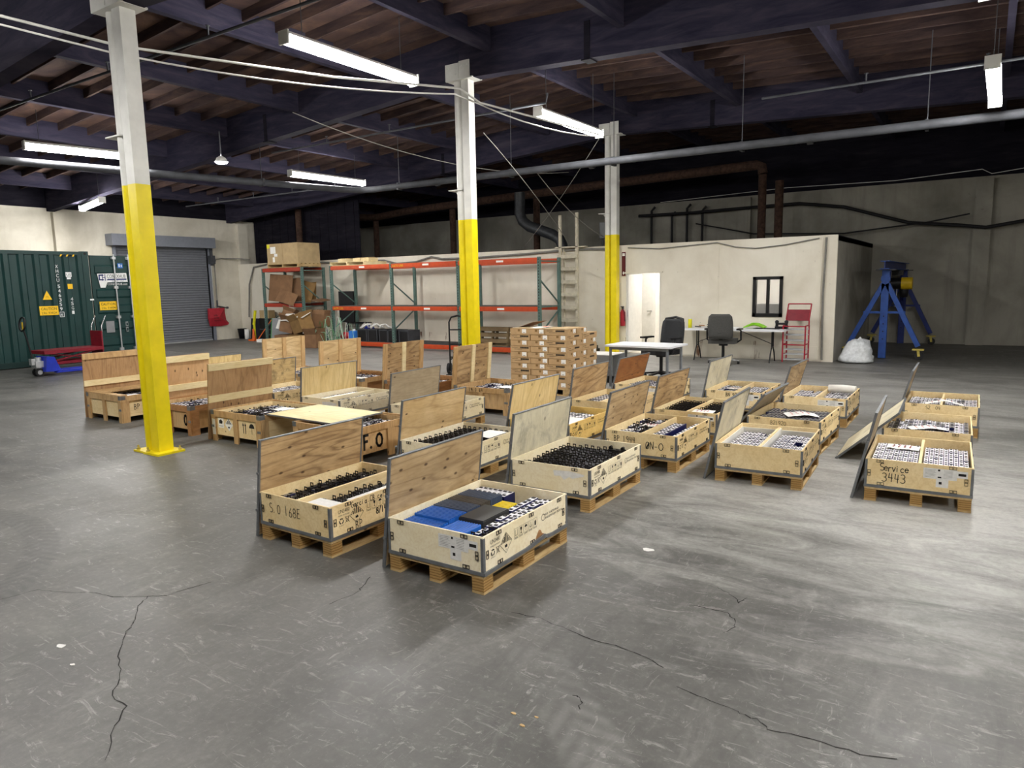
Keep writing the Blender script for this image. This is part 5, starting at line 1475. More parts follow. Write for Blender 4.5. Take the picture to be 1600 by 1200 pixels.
# ================================================================== LEFT CORNER
t = thing('red_bag', 'red fabric bag hanging from a hook on the left wall', 'bag', (-23.40, 15.68, 0))
pts = [(-.37, 1.16), (.26, 1.17), (.30, 1.0), (.36, .72), (.42, .60), (.36, .54), (.10, .50), (-.33, .52), (-.38, .8)]
vs_ = [(0.02 + .05 * math.sin(i * 1.7), u, v) for i, (u, v) in enumerate(pts)]
ob('cloth', MB().add(vs_ + [(-.03, u, v) for u, v in pts] + [(.11, 0, .85), (.09, .15, .8)], [(i, (i + 1) % 9, 18) for i in range(5)] + [(i, (i + 1) % 9, 18) for i in range(5, 9)] + [tuple(range(17, 8, -1))] + [(i, 9 + i, 9 + (i + 1) % 9, (i + 1) % 9) for i in range(9)], 'bag_red'), t)
mb = MB()
for v0, ln in ((.88, (3,)), (.78, (4,)), (.70, (6,))):
    glyphs(mb, -.20, v0, ln, .045, .06 if v0 > .75 else .035, 'print_black', lambda u, v: (.115 - abs(u) * .15, u, v), int(v0 * 100))
ob('print', mb, t)
ob('hook_pipe', MB().tube([(0, .02, 1.18), (0, .02, 1.45)], .03, 'pipe_grey', 8).tube([(.02, .0, 1.24), (.02, .4, 1.16)], .022, 'pipe_grey', 8).cyl((.02, .38, 1.165), (.02, .44, 1.165), .04, 'pipe_grey', 8), t)
t = thing('black_bucket', 'black bucket on the floor below the left corner pilaster', 'bucket', (-23.1, 16.45, 0))
ob('pail', MB().lathe([(0, .005), (.12, .005), (.165, .36), (.175, .37), (.16, .36), (.115, .02), (0, .02)], 'black_plastic', 18), t)
ob('rim', MB().tube([(.17 * math.cos(R(a)), .17 * math.sin(R(a)), .365) for a in range(0, 360, 20)], .008, 'black_plastic', 6, True, True), t)
def cylt(name, lab, cat, loc, r, h, mat, capm):
    t = thing(name, lab, cat, loc)
    ob('body', MB().lathe([(0, 0), (r, 0), (r, h * .9), (r * .9, h), (0, h)], mat, 14), t)
    ob('cap', MB().cyl((0, 0, h), (0, 0, h + .03), r * .5, capm, 10), t)
    return t
tag(ob('white_roll', MB().lathe([(.0, 0), (.09, 0), (.085, .36), (.03, .36), (.03, .01)], 'paper', 14), None, (-22.78, 16.42, 0)), 'white paper roll standing beside the black bucket', 'roll')
t = thing('dark_board', 'dark navy board leaning in the left corner beside the bucket', 'board', (-22.4, 16.5, 0))
t.rotation_euler = (R(-6), 0, 0)
ob('panel', MB().bx(-.30, .28, 0, .04, 0, .76, 'board_navy'), t)
ob('edge_strip', MB().bx(.265, .282, -.003, .043, 0, .76, 'sign_blue'), t)
t = thing('yellow_level', 'bright yellow bent plastic pole standing in the left corner', 'pole', (-21.98, 16.15, 0))
ob('upper_bar', MB().bar((-.02, .02, .55), (.0, .1, 1.06), .09, .05, 'hi_yellow'), t)
ob('lower_bar', MB().bar((.03, 0, 0), (0, .02, .62), .07, .04, 'hi_yellow'), t)
t = thing('orange_cone', 'small orange post on a square foot in the left corner', 'post', (-21.75, 15.95, 0))
ob('foot', MB().bx(-.16, .16, -.12, .12, 0, .05, 'hi_orange'), t)
ob('post', MB().lathe([(.07, .05), (.045, .25), (.03, .42), (0, .42)], 'hi_orange', 12), t)
tag(ob('orange_stick', MB().tube([(-21.5, 15.9, 0.01), (-21.1, 16.25, .74)], .018, 'hi_orange', 8)), 'orange stick leaning on the black case in the left corner', 'stick')
t = thing('black_case', 'black case with a pale carton on top in the left corner', 'case', (-21.55, 16.45, 0))
ob('case_body', MB().bx(-.35, .35, -.12, .2, 0.02, .78, 'black_plastic'), t)
ob('case_band', MB().bx(-.355, .355, -.125, .2, .36, .40, 'pipe_grey'), t)
t = thing('pale_carton', 'pale carton resting on the black case in the left corner', 'carton', (-21.6, 16.45, .781))
ob('body', MB().bx(-.28, .24, -.1, .16, 0, .28, 'carton_pale'), t)
ob('tape', MB().bx(-.02, .03, -.102, .162, 0, .283, 'paper'), t)
tag(ob('white_tray', MB().bx(-.16, .16, -.1, .1, 0, .02, 'paper').bx(-.16, .16, -.1, -.085, .02, .1, 'paper').bx(-.16, .16, .085, .1, .02, .1, 'paper').bx(-.16, -.145, -.085, .085, .02, .1, 'paper').bx(.145, .16, -.085, .085, .02, .1, 'paper'), None, (-20.85, 15.6, 0)), 'small white tray on the floor beside the grey panel', 'tray')
t = thing('leaning_board', 'large grey panel with green edges leaning before the cardboard pile', 'panel', (-19.05, 15.0, 0))
t.rotation_euler = (R(-8), 0, R(3))
ob('sheet', MB().bx(-.50, .47, 0, .05, 0, .88, 'board_grey'), t)
ob('green_edge', MB().bx(-.54, -.50, 0, .05, 0, .88, 'board_green'), t)

# ================================================================== PALLET RACKS
def upright(t, x, y0, y1, h, hw=.04):
    f = ob('upright_frame', MB().bx(x - hw, x + hw, y0 - .035, y0 + .035, 0, h, 'rack_green').bx(x - hw, x + hw, y1 - .035, y1 + .035, 0, h, 'rack_green'), t)
    f['kind'] = 'stuff'
    for a, b in (((y0, .55), (y1, 1.15)), ((y1, 1.3), (y0, 1.95))):
        ob('brace', MB().bar((x, a[0], a[1]), (x, b[0], b[1]), .03, .03, 'rack_green', (1, 0, 0)), t)
    for z in (.25, 1.22, h - .12):
        ob('strut', MB().bx(x - .015, x + .015, y0 + .035, y1 - .035, z, z + .035, 'rack_green'), t)
    m = MB()
    for yy in (y0 - .036,):
        z = .1
        while z < h - .05:
            m.bx(x - .012, x + .012, yy - .001, yy, z, z + .03, 'print_black')
            z += .075
    ob('slot_holes', m, t)['kind'] = 'stuff'
    for yy in (y0, y1):
        ob('foot_plate', MB().bx(x - .06, x + .06, yy - .07, yy + .07, 0, .01, 'rack_green'), t)
def beam_part(t, x0, x1, y, z, mat='rack_orange', label=None, txt=None):
    b = ob('beam', MB().bx(x0, x1, y - .03, y + .03, z, z + .12, mat).bx(x0, x1, y - .036, y - .03, z + .03, z + .09, mat), t)
    if label is not None:
        ob('white_tag', MB().bx(label - .11, label + .11, y - .042, y - .036, z + .035, z + .085, 'paper'), b)
    if txt is not None:
        m = MB()
        put_text(m, '6670 LBS', txt, z + .03, .06, 'hoist_yellow', lambda u, v: (u, y - .0385, v), .42)
        ob('load_text', m, b)
def wire_deck(t, x0, x1, y0, y1, z):
    m = MB()
    n = int((x1 - x0) / .05)
    for i in range(n):
        x = x0 + (i + .5) * (x1 - x0) / n
        m.bx(x - .003, x + .003, y0, y1, z, z + .006, 'wire_deck')
    for j in range(7):
        y = y0 + (j + .5) * (y1 - y0) / 7
        m.bx(x0, x1, y - .004, y + .004, z - .008, z, 'wire_deck')
    ob('wire_deck', m, t)['kind'] = 'stuff'
t = thing('pallet_rack', 'long orange and green pallet rack along the office wall', 'rack', (0, 0, 0))
RY0, RY1 = 15.4, 16.4
ux = (-16.98, -14.45, -12.0, -9.42)
for x in ux:
    upright(t, x, RY0, RY1, 2.5)
for i, (a, b) in enumerate(zip(ux, ux[1:])):
    for k, (z, y) in enumerate(((.06, RY0), (1.13, RY0), (2.36, RY0), (.06, RY1), (1.13, RY1), (2.36, RY1))):
        front = y == RY0
        beam_part(t, a + .04, b - .04, y - (.02 if front else -.02), z, 'rack_orange', (a * .45 + b * .55) if front and z > .5 else None, (a + .1) if front and ((i == 0 and k == 1) or (i == 1 and k == 2)) else None)
    for z in (.18, 1.25):
        wire_deck(t, a + .05, b - .05, RY0, RY1, z + .002)
t = thing('pallet_rack', 'short red and green rack loaded with flattened cardboard at the left', 'rack', (0, 0, 0))
for x in (-20.4, -18.45):
    upright(t, x, 15.5, 16.4, 2.5)
for y in (15.48, 16.42):
    for z in (1.22, 2.38):
        beam_part(t, -20.36, -18.49, y, z, 'rack_red', -19.0 if y < 16 and z < 2 else None)
wire_deck(t, -20.35, -18.5, 15.5, 16.4, 1.345)
wire_deck(t, -20.35, -18.5, 15.5, 16.4, 2.505)
def pallet(name, lab, loc, rz, a, b, mat, grp=None, rot=None):
    """wooden pallet: deck boards, stringers, bottom boards"""
    t = thing(name, lab, 'pallet', loc, rz, grp)
    if rot:
        t.rotation_euler = rot
    for x in (-a / 2 + .03, 0, a / 2 - .03):
        ob('stringer', MB().bx(x - .02, x + .02, -b / 2, b / 2, .018, .105, mat), t)
    for k in range(6):
        y = -b / 2 + .05 + k * (b - .1) / 5
        ob('deck_board', MB().bx(-a / 2, a / 2, y - .05, y + .05, .105, .123, mat), t)
    for k in range(3):
        y = -b / 2 + .05 + k * (b - .1) / 2
        ob('bottom_board', MB().bx(-a / 2, a / 2, y - .05, y + .05, 0, .018, mat), t)
    return t
pallet('wooden_pallet', 'pale pallet under the big carton on top of the short rack', (-19.35, 15.95, 2.512), 0, 1.55, .95, 'pallet_wood')
t = thing('big_carton', 'big brown carton with white papers on top of the short rack', 'carton', (-19.35, 15.95, 2.636))
ob('body', MB().bx(-.76, .76, -.46, .46, 0, .66, 'carton_pale').bx(.02, .03, -.462, .462, 0, .662, 'carton_dark'), t)
ob('document', MB().bx(-.58, -.32, -.468, -.462, .34, .56, 'paper'), t)
ob('document', MB().bx(-.40, -.24, -.468, -.462, .24, .33, 'paper'), t)
ob('document', MB().bx(-.48, -.38, -.468, -.462, .06, .22, 'paper'), t)
ob('yellow_sticker', MB().bx(-.75, -.62, -.468, -.462, .52, .64, 'hi_yellow'), t)
pallet('wooden_pallet', 'pale pallet lying on top of the left bay of the long rack', (-16.3, 15.9, 2.482), 0, 1.5, .95, 'batten_pale')
for i, x in enumerate((-16.75, -16.1, -15.75)):
    tag(ob('timber_block', MB().bx(-.16, .16, -.2, .2, 0, .10, 'batten_pale').bx(-.17, .17, -.1, .1, .10, .115, 'pallet_wood'), None, (x, 15.85, 2.606)), ['left', 'middle', 'right'][i] + ' pale timber block on the pallet atop the long rack', 'timber block', 'pale timber blocks on the long rack')
for i in range(2):
    pallet('wooden_pallet', ['dark old pallet standing on edge under the right end of the long rack', 'dark old pallet leaning behind its twin under the right end of the long rack'][i], (-11.1, 15.72 + i * .2, .195), 0, 1.05, .9, 'old_pallet', 'old pallets standing under the rack', (R(80), 0, 0)).location.z = .22
def bent_sheet(mb, c, a, b, rot, mat, fold=.0, th=.006):
    M = Matrix.Translation(c) @ rot
    for s in (-1, 1):
        F = Matrix.Rotation(s * fold, 4, 'Y')
        x0, x1 = (0, a / 2) if s > 0 else (-a / 2, 0)
        mb.bx(x0, x1, -b / 2, b / 2, -th / 2, th / 2, mat, M @ F)
from mathutils import Euler
def E_(x, y, z): return Euler((R(x), R(y), R(z))).to_matrix().to_4x4()
fc = (((-19.78, 15.66, 1.84), 1.12, .90, (84, 4, 2), 'carton_brown', .04), ((-19.45, 15.80, 1.76), 1.25, .78, (80, -5, -2), 'carton_brown', .05), ((-19.15, 15.36, 1.55), .8, .42, (62, 14, 6), 'carton_brown', .15), ((-18.95, 15.98, 1.72), .8, .7, (76, 12, 2), 'carton_dark', .06), ((-18.15, 15.95, 1.44), .45, .6, (4, 8, 6), 'carton_brown', .05), ((-19.3, 16.2, 1.70), 1.3, .6, (82, -3, 0), 'carton_dark', .04), ((-20.0, 16.1, 2.05), .5, .5, (70, 4, 6), 'carton_dark', .08))
for i, (c, a, b, r, m_, f) in enumerate(fc):
    mb = MB()
    bent_sheet(mb, c, a, b, E_(*r), m_, f)
    tag(ob('cardboard_sheet', mb), ['tall flattened carton at the left front of the short rack', 'flattened carton behind the tall one on the short rack', 'folded flap of cardboard drooping off the short rack', 'tilted cardboard sheet in the middle of the short rack', 'cardboard sheet sticking out at the right of the short rack', 'flat cardboard sheet lying at the bottom of the short rack shelf', 'dark cardboard corner peeking out at the top left of the short rack'][i], 'cardboard', 'flattened cardboard on the short rack')
def open_carton(lab, c, a, b, h, rot, mat, flaps=(30, -20, 50, 10), inner='carton_dark', grp='discarded cartons in the pile'):
    t = thing('open_carton', lab, 'carton', c, 0, grp)
    t.rotation_euler = tuple(R(q) for q in rot)
    for nm, bb in (('wall', (-a / 2, a / 2, -b / 2, -b / 2 + .008, 0, h)), ('wall', (-a / 2, a / 2, b / 2 - .008, b / 2, 0, h)), ('wall', (-a / 2, -a / 2 + .008, -b / 2, b / 2, 0, h)), ('wall', (a / 2 - .008, a / 2, -b / 2, b / 2, 0, h)), ('base', (-a / 2, a / 2, -b / 2, b / 2, 0, .008))):
        ob(nm, MB().bx(*bb, mat), t)
    L = min(a, b) * .45
    for (dx, dy, ax, ang) in ((0, -b / 2, 'X', flaps[0]), (0, b / 2, 'X', -flaps[1]), (-a / 2, 0, 'Y', -flaps[2]), (a / 2, 0, 'Y', flaps[3])):
        M = Matrix.Translation((dx, dy, h)) @ Matrix.Rotation(R(ang), 4, ax)
        if ax == 'X':
            ob('flap', MB().bx(-a / 2, a / 2, -.004, .004, 0, L, mat, M), t)
        else:
            ob('flap', MB().bx(-.004, .004, -b / 2, b / 2, 0, L, mat, M), t)
    return t
open_carton('lower left carton with white stickers in the discarded pile', (-18.50, 14.8, .0), .60, .5, .36, (0, 0, 4), 'carton_brown', (-86, -86, -84, -84))
open_carton('lower middle carton in the discarded pile', (-17.84, 14.78, .0), .58, .5, .38, (0, 0, -4), 'carton_dark', (-86, -86, -84, -84))
open_carton('lower right carton standing open at the edge of the discarded pile', (-17.24, 14.85, .0), .46, .44, .42, (0, 0, 8), 'carton_brown', (25, 10, -30, 20))
open_carton('carton with white liner at the middle of the discarded pile', (-18.38, 14.85, .43), .56, .46, .40, (-8, 9, 6), 'carton_brown', (50, -20, 35, -20))
open_carton('carton tipped forward at the right of the discarded pile', (-17.66, 14.80, .50), .54, .46, .40, (12, -12, -10), 'carton_dark', (20, 35, -20, 30))
open_carton('carton with raised flaps behind the discarded pile', (-17.35, 15.20, .62), .5, .28, .4, (0, 3, 8), 'carton_brown', (-10, -5, -20, 10))
open_carton('small crushed carton at the left top of the discarded pile', (-18.85, 15.15, .86), .36, .30, .24, (-14, 18, 24), 'carton_brown', (40, 20, 30, 20))
for i, (c, a, b, r) in enumerate((((-18.32, 14.80, .93), .62, .40, (32, 10, 12)), ((-17.72, 14.72, 1.02), .60, .36, (26, -10, -8)), ((-18.72, 14.72, .70), .26, .3, (70, 10, 10)))):
    mb = MB()
    bent_sheet(mb, c, a, b, E_(*r), 'foam_white', .25, .012)
    tag(ob('foam_sheet', mb), ['crumpled white foam sheet on the middle of the discarded pile', 'white foam sheet at the right of the discarded pile', 'small white foam scrap at the left of the discarded pile'][i], 'foam sheet', 'white foam on the discarded pile')
for i, (x, z) in enumerate(((-18.55, .16), (-18.3, .16))):
    tag(ob('white_sticker', MB().bx(-.08, .08, -.004, 0, -.07, .07, 'paper').bx(-.04, .04, -.006, -.004, -.03, .05, 'print_black'), None, (x, 14.595 + i * .026, z), (0, 0, R(6))), ['left', 'right'][i] + ' white sticker on the lowest discarded carton', 'sticker', 'white stickers on the discarded carton')
t = thing('black_screen', 'black flat panel standing between the two racks', 'panel', (-17.35, 16.3, 0))
ob('panel', MB().bx(-.33, .33, 0, .06, .7, 1.7, 'black_plastic'), t)
ob('stand', MB().bx(-.05, .05, 0, .05, 0, .7, 'black_metal').bx(-.3, .3, -.15, .15, 0, .02, 'black_metal'), t)
# green strapping tangle, countless strands
mb = MB()
for k in range(30):
    a = random.uniform(0, 6.28)
    x0, y0 = -16.95 + random.uniform(-.35, .75), 15.2 + random.uniform(-.15, .15)
    hgt = random.uniform(.15, .85) if k % 3 else random.uniform(.7, 1.05)
    lean = random.uniform(-.45, .45)
    pts = []
    for i in range(8):
        s = i / 7
        pts.append((x0 + lean * (s - .5) * 2 + .06 * math.sin(3 * s + k), y0 + .12 * math.sin(2 * s + a) - .1, max(.02, math.sin(math.pi * s) * hgt)))
    mb.tube(pts, .007, ['strap_green', 'cable_white', 'strap_green', 'board_green'][k % 4], 4, False)
tag(ob('strapping_tangle', mb), 'tangle of pale green strapping around the left foot of the long rack', 'strapping', None, 'stuff')
# goods on the bottom level of the long rack
ZR = .188
tag(ob('red_sack', MB().tube([(-.25, 0, .08), (-.1, 0, .13), (.1, 0, .12), (.28, 0, .06)], [.06, .12, .11, .05], 'bag_red', 12), None, (-16.62, 15.6, ZR + .012)), 'limp red sack on the bottom shelf of the long rack', 'sack')
t = thing('blue_jug', 'blue jug on the bottom shelf of the long rack', 'jug', (-16.32, 15.6, ZR))
ob('body', MB().prism([(-.11, -.11), (.11, -.11), (.11, .11), (-.11, .11)], .30, 'jug_blue', lambda u, v, w_: (u, v, w_)), t)
ob('cap', MB().cyl((0, 0, .30), (0, 0, .35), .05, 'cable_white', 12), t)
tag(ob('blue_tarp', MB().lathe([(.0, .30), (.12, .26), (.24, .12), (.27, .0)], 'tarp_blue', 9), None, (-16.05, 16.0, ZR + .16)), 'crumpled dark blue tarp behind the blue jug', 'tarp')
for i, x in enumerate((-15.86, -15.42, -14.95, -14.62, -14.16)):
    t = thing('black_module', ['leftmost black module below the white cables on the long rack', 'second black module below the white cables on the long rack', 'middle black module below the white cables on the long rack', 'black module just left of the rack upright', 'rightmost grey black module beyond the rack upright'][i], 'module', (x, 15.75, ZR), group='black modules on the bottom rack shelf')
    ob('body', MB().bx(-.19, .19, -.25, .25, 0, .36, 'mesh_black' if i < 4 else 'pipe_grey'), t)
    for s in (-1, 1):
        ob('edge_frame', MB().bx(s * .185 - .012, s * .185 + .012, -.262, -.25, 0, .37, 'pipe_grey'), t)
    ob('edge_frame', MB().bx(-.173, .173, -.262, -.25, .34, .37, 'pipe_grey'), t)
    ob('front_panel', MB().bx(-.15, .15, -.256, -.25, .03, .32, 'black_plastic'), t)
for i, x in enumerate((-15.8, -15.35, -14.95)):
    pts = [(x - .25 + .045 * a, 15.62 + .14 * math.sin(a * 1.1 + i), ZR + .40 + .13 * abs(math.sin(a * .75 + i)) ** 2) for a in range(0, 12)]
    tag(ob('white_cable', MB().tube(pts, .024, 'cable_white', 7)), ['left', 'middle', 'right'][i] + ' coil of white cable on the black modules', 'cable', 'white cables on the black modules')
t = thing('wire_basket', 'dark wire basket on the bottom left of the long rack', 'basket', (-16.55, 16.1, ZR))
m = MB()
for i in range(9):
    m.bx(-.3 + i * .075 - .004, -.3 + i * .075 + .004, -.2, -.192, 0, .5, 'black_metal')
for j in range(7):
    m.bx(-.3, .3, -.2, -.192, j * .08, j * .08 + .008, 'black_metal')
ob('front_grid', m, t)['kind'] = 'stuff'
ob('rim', MB().bx(-.32, .32, -.21, -.19, .5, .53, 'black_metal').bx(-.32, .32, .19, .21, .5, .53, 'black_metal').bx(-.32, -.30, -.19, .19, .5, .53, 'black_metal').bx(.30, .32, -.19, .19, .5, .53, 'black_metal'), t)
ob('tray', MB().bx(-.3, .3, -.19, .2, 0, .02, 'black_metal'), t)

# hand truck -----------------------------------------------------------------
t = thing('hand_truck', 'black upright hand truck left of the middle column', 'hand truck', (-9.1, 11.6, 0), R(20))
for s in (-1, 1):
    ob('rail', MB().tube([(s * .18, 0, .06), (s * .18, 0, 1.08), (s * .13, 0, 1.18), (0, 0, 1.21)], .018, 'black_metal', 10), t)
    ob('wheel', MB().cyl((s * .22 - .03, .06, .11), (s * .22 + .03, .06, .11), .11, 'black_plastic', 18), t)
for z in (.35, .62, .92):
    ob('crossbar', MB().cyl((-.18, 0, z), (.18, 0, z), .013, 'black_metal', 8), t)
ob('brace', MB().bar((-.16, .01, .3), (.16, .01, .6), .02, .02, 'black_metal'), t)
ob('toe_plate', MB().bx(-.2, .2, -.24, .02, 0, .012, 'black_metal'), t)

# ================================================================== CARTON STACK
gx, gy, cw, cd, ch = -6.72, 10.02, .35, .54, .097
pallet('wooden_pallet', 'pallet under the stack of small printed cartons', (gx + .53, gy + .55, 0), 0, 1.1, 1.15, 'pallet_wood')
def carton_mb(w_, d_, long_front):
    m = MB()
    m.bx(0, w_ - .006, 0, d_ - .006, 0.001, ch - .002, 'carton')
    m.bx(0, w_ - .006, -.0008, 0, ch * .93, ch - .002, 'carton_dark')
    F = lambda u, v: (u, -.0016, v)
    G = lambda u, v: (w_ - .0052, u, v)
    def words(F_, L):
        for k in range(9):
            m.flat([[(.03 + k * .013, .064), (.040 + k * .013, .064), (.040 + k * .013, .072), (.03 + k * .013, .072)]], 'print_black', F_)
        for k in range(8):
            u = L * .50 + k * .021
            m.flat([[(u, .052), (u + .018, .052), (u + .018, .080), (u, .080)]], 'print_black', F_)
        for k in range(11):
            m.flat([[(.08 + k * .014, .036), (.09 + k * .014, .036), (.09 + k * .014, .043), (.08 + k * .014, .043)]], 'print_black', F_)
    def label(F_, L):
        m.flat([[(L * .68, .022), (L * .68 + .085, .022), (L * .68 + .085, .088), (L * .68, .088)]], 'paper', F_)
        m.flat([[(L * .68 + .02, .03), (L * .68 + .065, .03), (L * .68 + .065, .037), (L * .68 + .02, .037)]], 'cable_grey', lambda u, v: tuple(a + b for a, b in zip(F_(u, v), (.0004, -.0004, 0))))
        m.flat([[(L * .44, .05), (L * .44 + .045, .05), (L * .44 + .045, .085), (L * .44, .085)]], 'carton_dark', F_)
    if long_front:
        words(F, w_)
        label(G, d_)
    else:
        label(F, w_)
        words(G, d_)
    return m
mA = carton_mb(cw - .005, .54, False).mesh('printed_carton')
mB = carton_mb(.40, .355, True).mesh('printed_carton')
row = ['bottom', 'second', 'third', 'fourth', 'fifth', 'sixth', 'seventh', 'eighth', 'ninth', 'top']
for k in range(10):
    z = .1235 + k * ch
    lay = []
    if k % 2:
        lay = [(mA, 0, 0), (mA, .345, 0), (mB, .69, 0), (mB, .69, .36), (mA, 0, .55), (mA, .345, .55), (mB, .69, .72)]
    else:
        lay = [(mB, 0, 0), (mA, .405, 0), (mA, .75, 0), (mB, 0, .36), (mA, .405, .55), (mA, .75, .55), (mB, 0, .72)]
    for i, (me, x, y) in enumerate(lay):
        if k == 9 and y > .5:
            continue
        o = ob('printed_carton', me, None, (gx + x + random.uniform(-.004, .004), gy + y + random.uniform(-.004, .004), z))
        side_ = 'front left' if x < .3 and y < .3 else 'front middle' if x < .5 and y < .3 else 'front right' if y < .3 else 'rear left' if x < .3 else 'rear middle' if x < .5 else 'rear right'
        tag(o, 'small printed carton, %s of the %s layer of the stack%s' % (side_, row[k], '' if i < 6 else ', outermost'), 'carton', 'printed cartons in the stack')
ZT = .1235 + 10 * ch
t = thing('raised_flap_sheet', 'dark cardboard flap raised at the left top of the carton stack', 'cardboard', (gx + .02, gy + .25, ZT - ch * .0 + .002))
ob('flap', MB().bx(-.02, .30, 0, .45, 0, .006, 'carton_brown', Matrix.Rotation(R(-18), 4, 'Y')), t)
t = thing('paper_sheet', 'white sheet with an orange patch on top of the carton stack', 'paper', (gx + .46, gy + .22, ZT + .012), R(-15), 'papers on the carton stack')
t.rotation_euler = (R(4), R(-3), R(-15))
ob('sheet', MB().bx(-.18, .18, -.13, .13, 0, .003, 'paper'), t)
ob('orange_patch', MB().bx(.02, .15, -.02, .10, .003, .005, 'hi_orange'), t)
tag(ob('lid_sheet', MB().bx(.0, 1.04, .0, .46, 0, .004, 'carton_pale').bx(.3, .62, .1, .3, .004, .006, 'paper'), None, (gx + .02, gy + .02, ZT + .001)), 'pale cover sheet over the top layer of the carton stack', 'sheet')

# ================================================================== OFFICE FRONT
t = thing('fixed_ladder', 'weathered wooden ladder fixed to the office wall left of the far column', 'ladder', (-9.25, 16.62, 0))
for s in (-1, 1):
    ob('rail', MB().bx(s * .25 - .035, s * .25 + .035, -.03, .03, 0, 3.6 if s < 0 else 3.64, 'ladder_wood'), t)
    ob('backing_rail', MB().bx(s * .25 - .02 - s * .07, s * .25 + .02 - s * .07, .05, .10, 0, OH, 'ladder_wood'), t)
for z in (.20, .52, .85, 1.19, 1.53, 1.86, 2.2, 2.52):
    ob('rung', MB().bx(-.30, .28, -.075, -.03, z - .045, z + .045, 'ladder_wood'), t)
ob('top_board', MB().bx(-.40, .50, -.03, .13, OH, OH + .03, 'ladder_wood'), t)
t = thing('wall_sign', 'narrow maroon sign on the office wall right of the far column', 'sign', (-7.72, 16.735, 2.28))
ob('plate', MB().bx(-.05, .05, -.01, 0, -.3, .3, 'sign_maroon'), t)
mb = MB()
mb.flat([[(-.03, -.22), (.03, -.22), (0, -.275)], [(-.012, -.19), (.012, -.19), (.012, -.22), (-.012, -.22)], [(-.035, .20), (.035, .20), (.035, .27), (-.035, .27)]], 'paper', lambda u, v: (u, -.0112, v))
ob('arrow_mark', mb, t)
t = thing('fire_extinguisher', 'red fire extinguisher on the wall behind the far column', 'extinguisher', (-7.70, 16.64, .72))
ob('cylinder', MB().lathe([(0, 0), (.06, 0), (.065, .03), (.065, .34), (.03, .42), (0, .42)], 'bag_red', 14), t)
ob('valve', MB().bx(-.02, .02, -.03, .03, .42, .48, 'black_metal').bx(-.015, .015, -.10, .04, .48, .50, 'black_metal'), t)
ob('hose', MB().tube([(.0, -.05, .44), (.07, -.06, .36), (.075, -.03, .12)], .010, 'black_plastic', 7), t)
t = thing('white_coil', 'coil of white hose on a black base beside the far column', 'hose', (-8.35, 16.2, 0))
ob('base', MB().bx(-.16, .16, -.12, .12, 0, .16, 'black_plastic').bx(-.12, .12, -.1, .1, .16, .24, 'pipe_grey'), t)
ob('coil', MB().tube([(-.1 + .09 * math.cos(R(a)), -.16, .26 + .09 * math.sin(R(a))) for a in range(0, 360, 24)], .02, 'cable_white', 8, True, True), t)

def office_chair(lab, loc, rz, back, seatm, mesh, base):
    t = thing('office_chair', lab, 'chair', loc, rz)
    # seat
    ob('seat', MB().prism([(-.25, -.22), (.25, -.22), (.27, 0), (.24, .25), (.12, .28), (-.12, .28), (-.24, .25), (-.27, 0)], .09, seatm, lambda u, v, w_: (u, v, .43 + w_)), t)
    n = 7
    vs_, fs = [], []
    prof = [(.54, .22, .04), (.62, .235, .03), (.75, .24, .015), (.88, .235, .02), (.98, .22, .05), (1.03, .17, .07)]
    for z, hw_, yy in prof:
        for k in range(n):
            u = -1 + 2 * k / (n - 1)
            vs_.append((u * hw_, -.26 + yy * 0 - .02 + .05 * u * u - (z - .55) * .12, z))
    N_ = len(vs_)
    vs_ += [(x, y - .055, z) for x, y, z in vs_]
    for i in range(len(prof) - 1):
        for k in range(n - 1):
            a = i * n + k
            fs += [(a, a + 1, a + n + 1, a + n), (N_ + a + n, N_ + a + n + 1, N_ + a + 1, N_ + a)]
    for k in range(n - 1):
        fs += [(N_ + k, N_ + k + 1, k + 1, k)]
        a = (len(prof) - 1) * n + k
        fs += [(a, a + 1, N_ + a + 1, N_ + a)]
    for i in range(len(prof) - 1):
        a, b = i * n, i * n + n - 1
        fs += [(N_ + a, a, a + n, N_ + a + n), (b, N_ + b, N_ + b + n, b + n)]
    ob('backrest', MB().add(vs_, fs, back, True), t)
    if mesh:
        ob('mesh_net', MB().add([(-.16, -.352, .66), (.16, -.352, .66), (.17, -.377, .96), (-.17, -.377, .96)], [(0, 1, 2, 3)], 'chair_grey'), t)
        fr = [(-.20, .60), (-.22, .9), (-.19, 1.03), (0, 1.06), (.19, 1.03), (.22, .9), (.20, .60), (0, .56)]
        ob('back_frame', MB().tube([(x, -.31 - (z - .55) * .12 + .05 * (x / .22) ** 2, z) for x, z in fr], .022, 'black_plastic', 8, True, True), t)
    ob('spine', MB().bar((0, -.12, .42), (0, -.34, .66), .07, .025, 'black_plastic'), t)
    for s in (-1, 1):
        ob('armrest', MB().tube([(s * .26, .05, .45), (s * .33, .05, .50), (s * .33, .03, .68), (s * .31, .02, .70)], .018, 'black_plastic', 8).bx(s * .31 - .04, s * .31 + .04, -.12, .16, .70, .73, 'black_plastic'), t)
    ob('gas_column', MB().cyl((0, 0, .10), (0, 0, .44), .03, 'black_metal', 12).cyl((0, 0, .38), (0, 0, .43), .09, 'black_metal', 12), t)
    b = ob('star_base', MB().cyl((0, 0, .07), (0, 0, .13), .05, base, 12), t)
    for k in range(5):
        a = R(72 * k + 20)
        ob('spoke', MB().bar((0, 0, .11), (.30 * math.cos(a), .30 * math.sin(a), .075), .05, .03, base), b)
        ob('caster', MB().cyl((.30 * math.cos(a) - .02, .30 * math.sin(a), .03), (.30 * math.cos(a) + .02, .30 * math.sin(a), .03), .03, 'black_plastic', 12), b)
    t.scale = (1.1, 1.1, 1.08)
    return t
office_chair('black mesh office chair behind the white table', (-5.1, 12.75, 0), R(160), 'mesh_black', 'black_plastic', True, 'black_plastic')
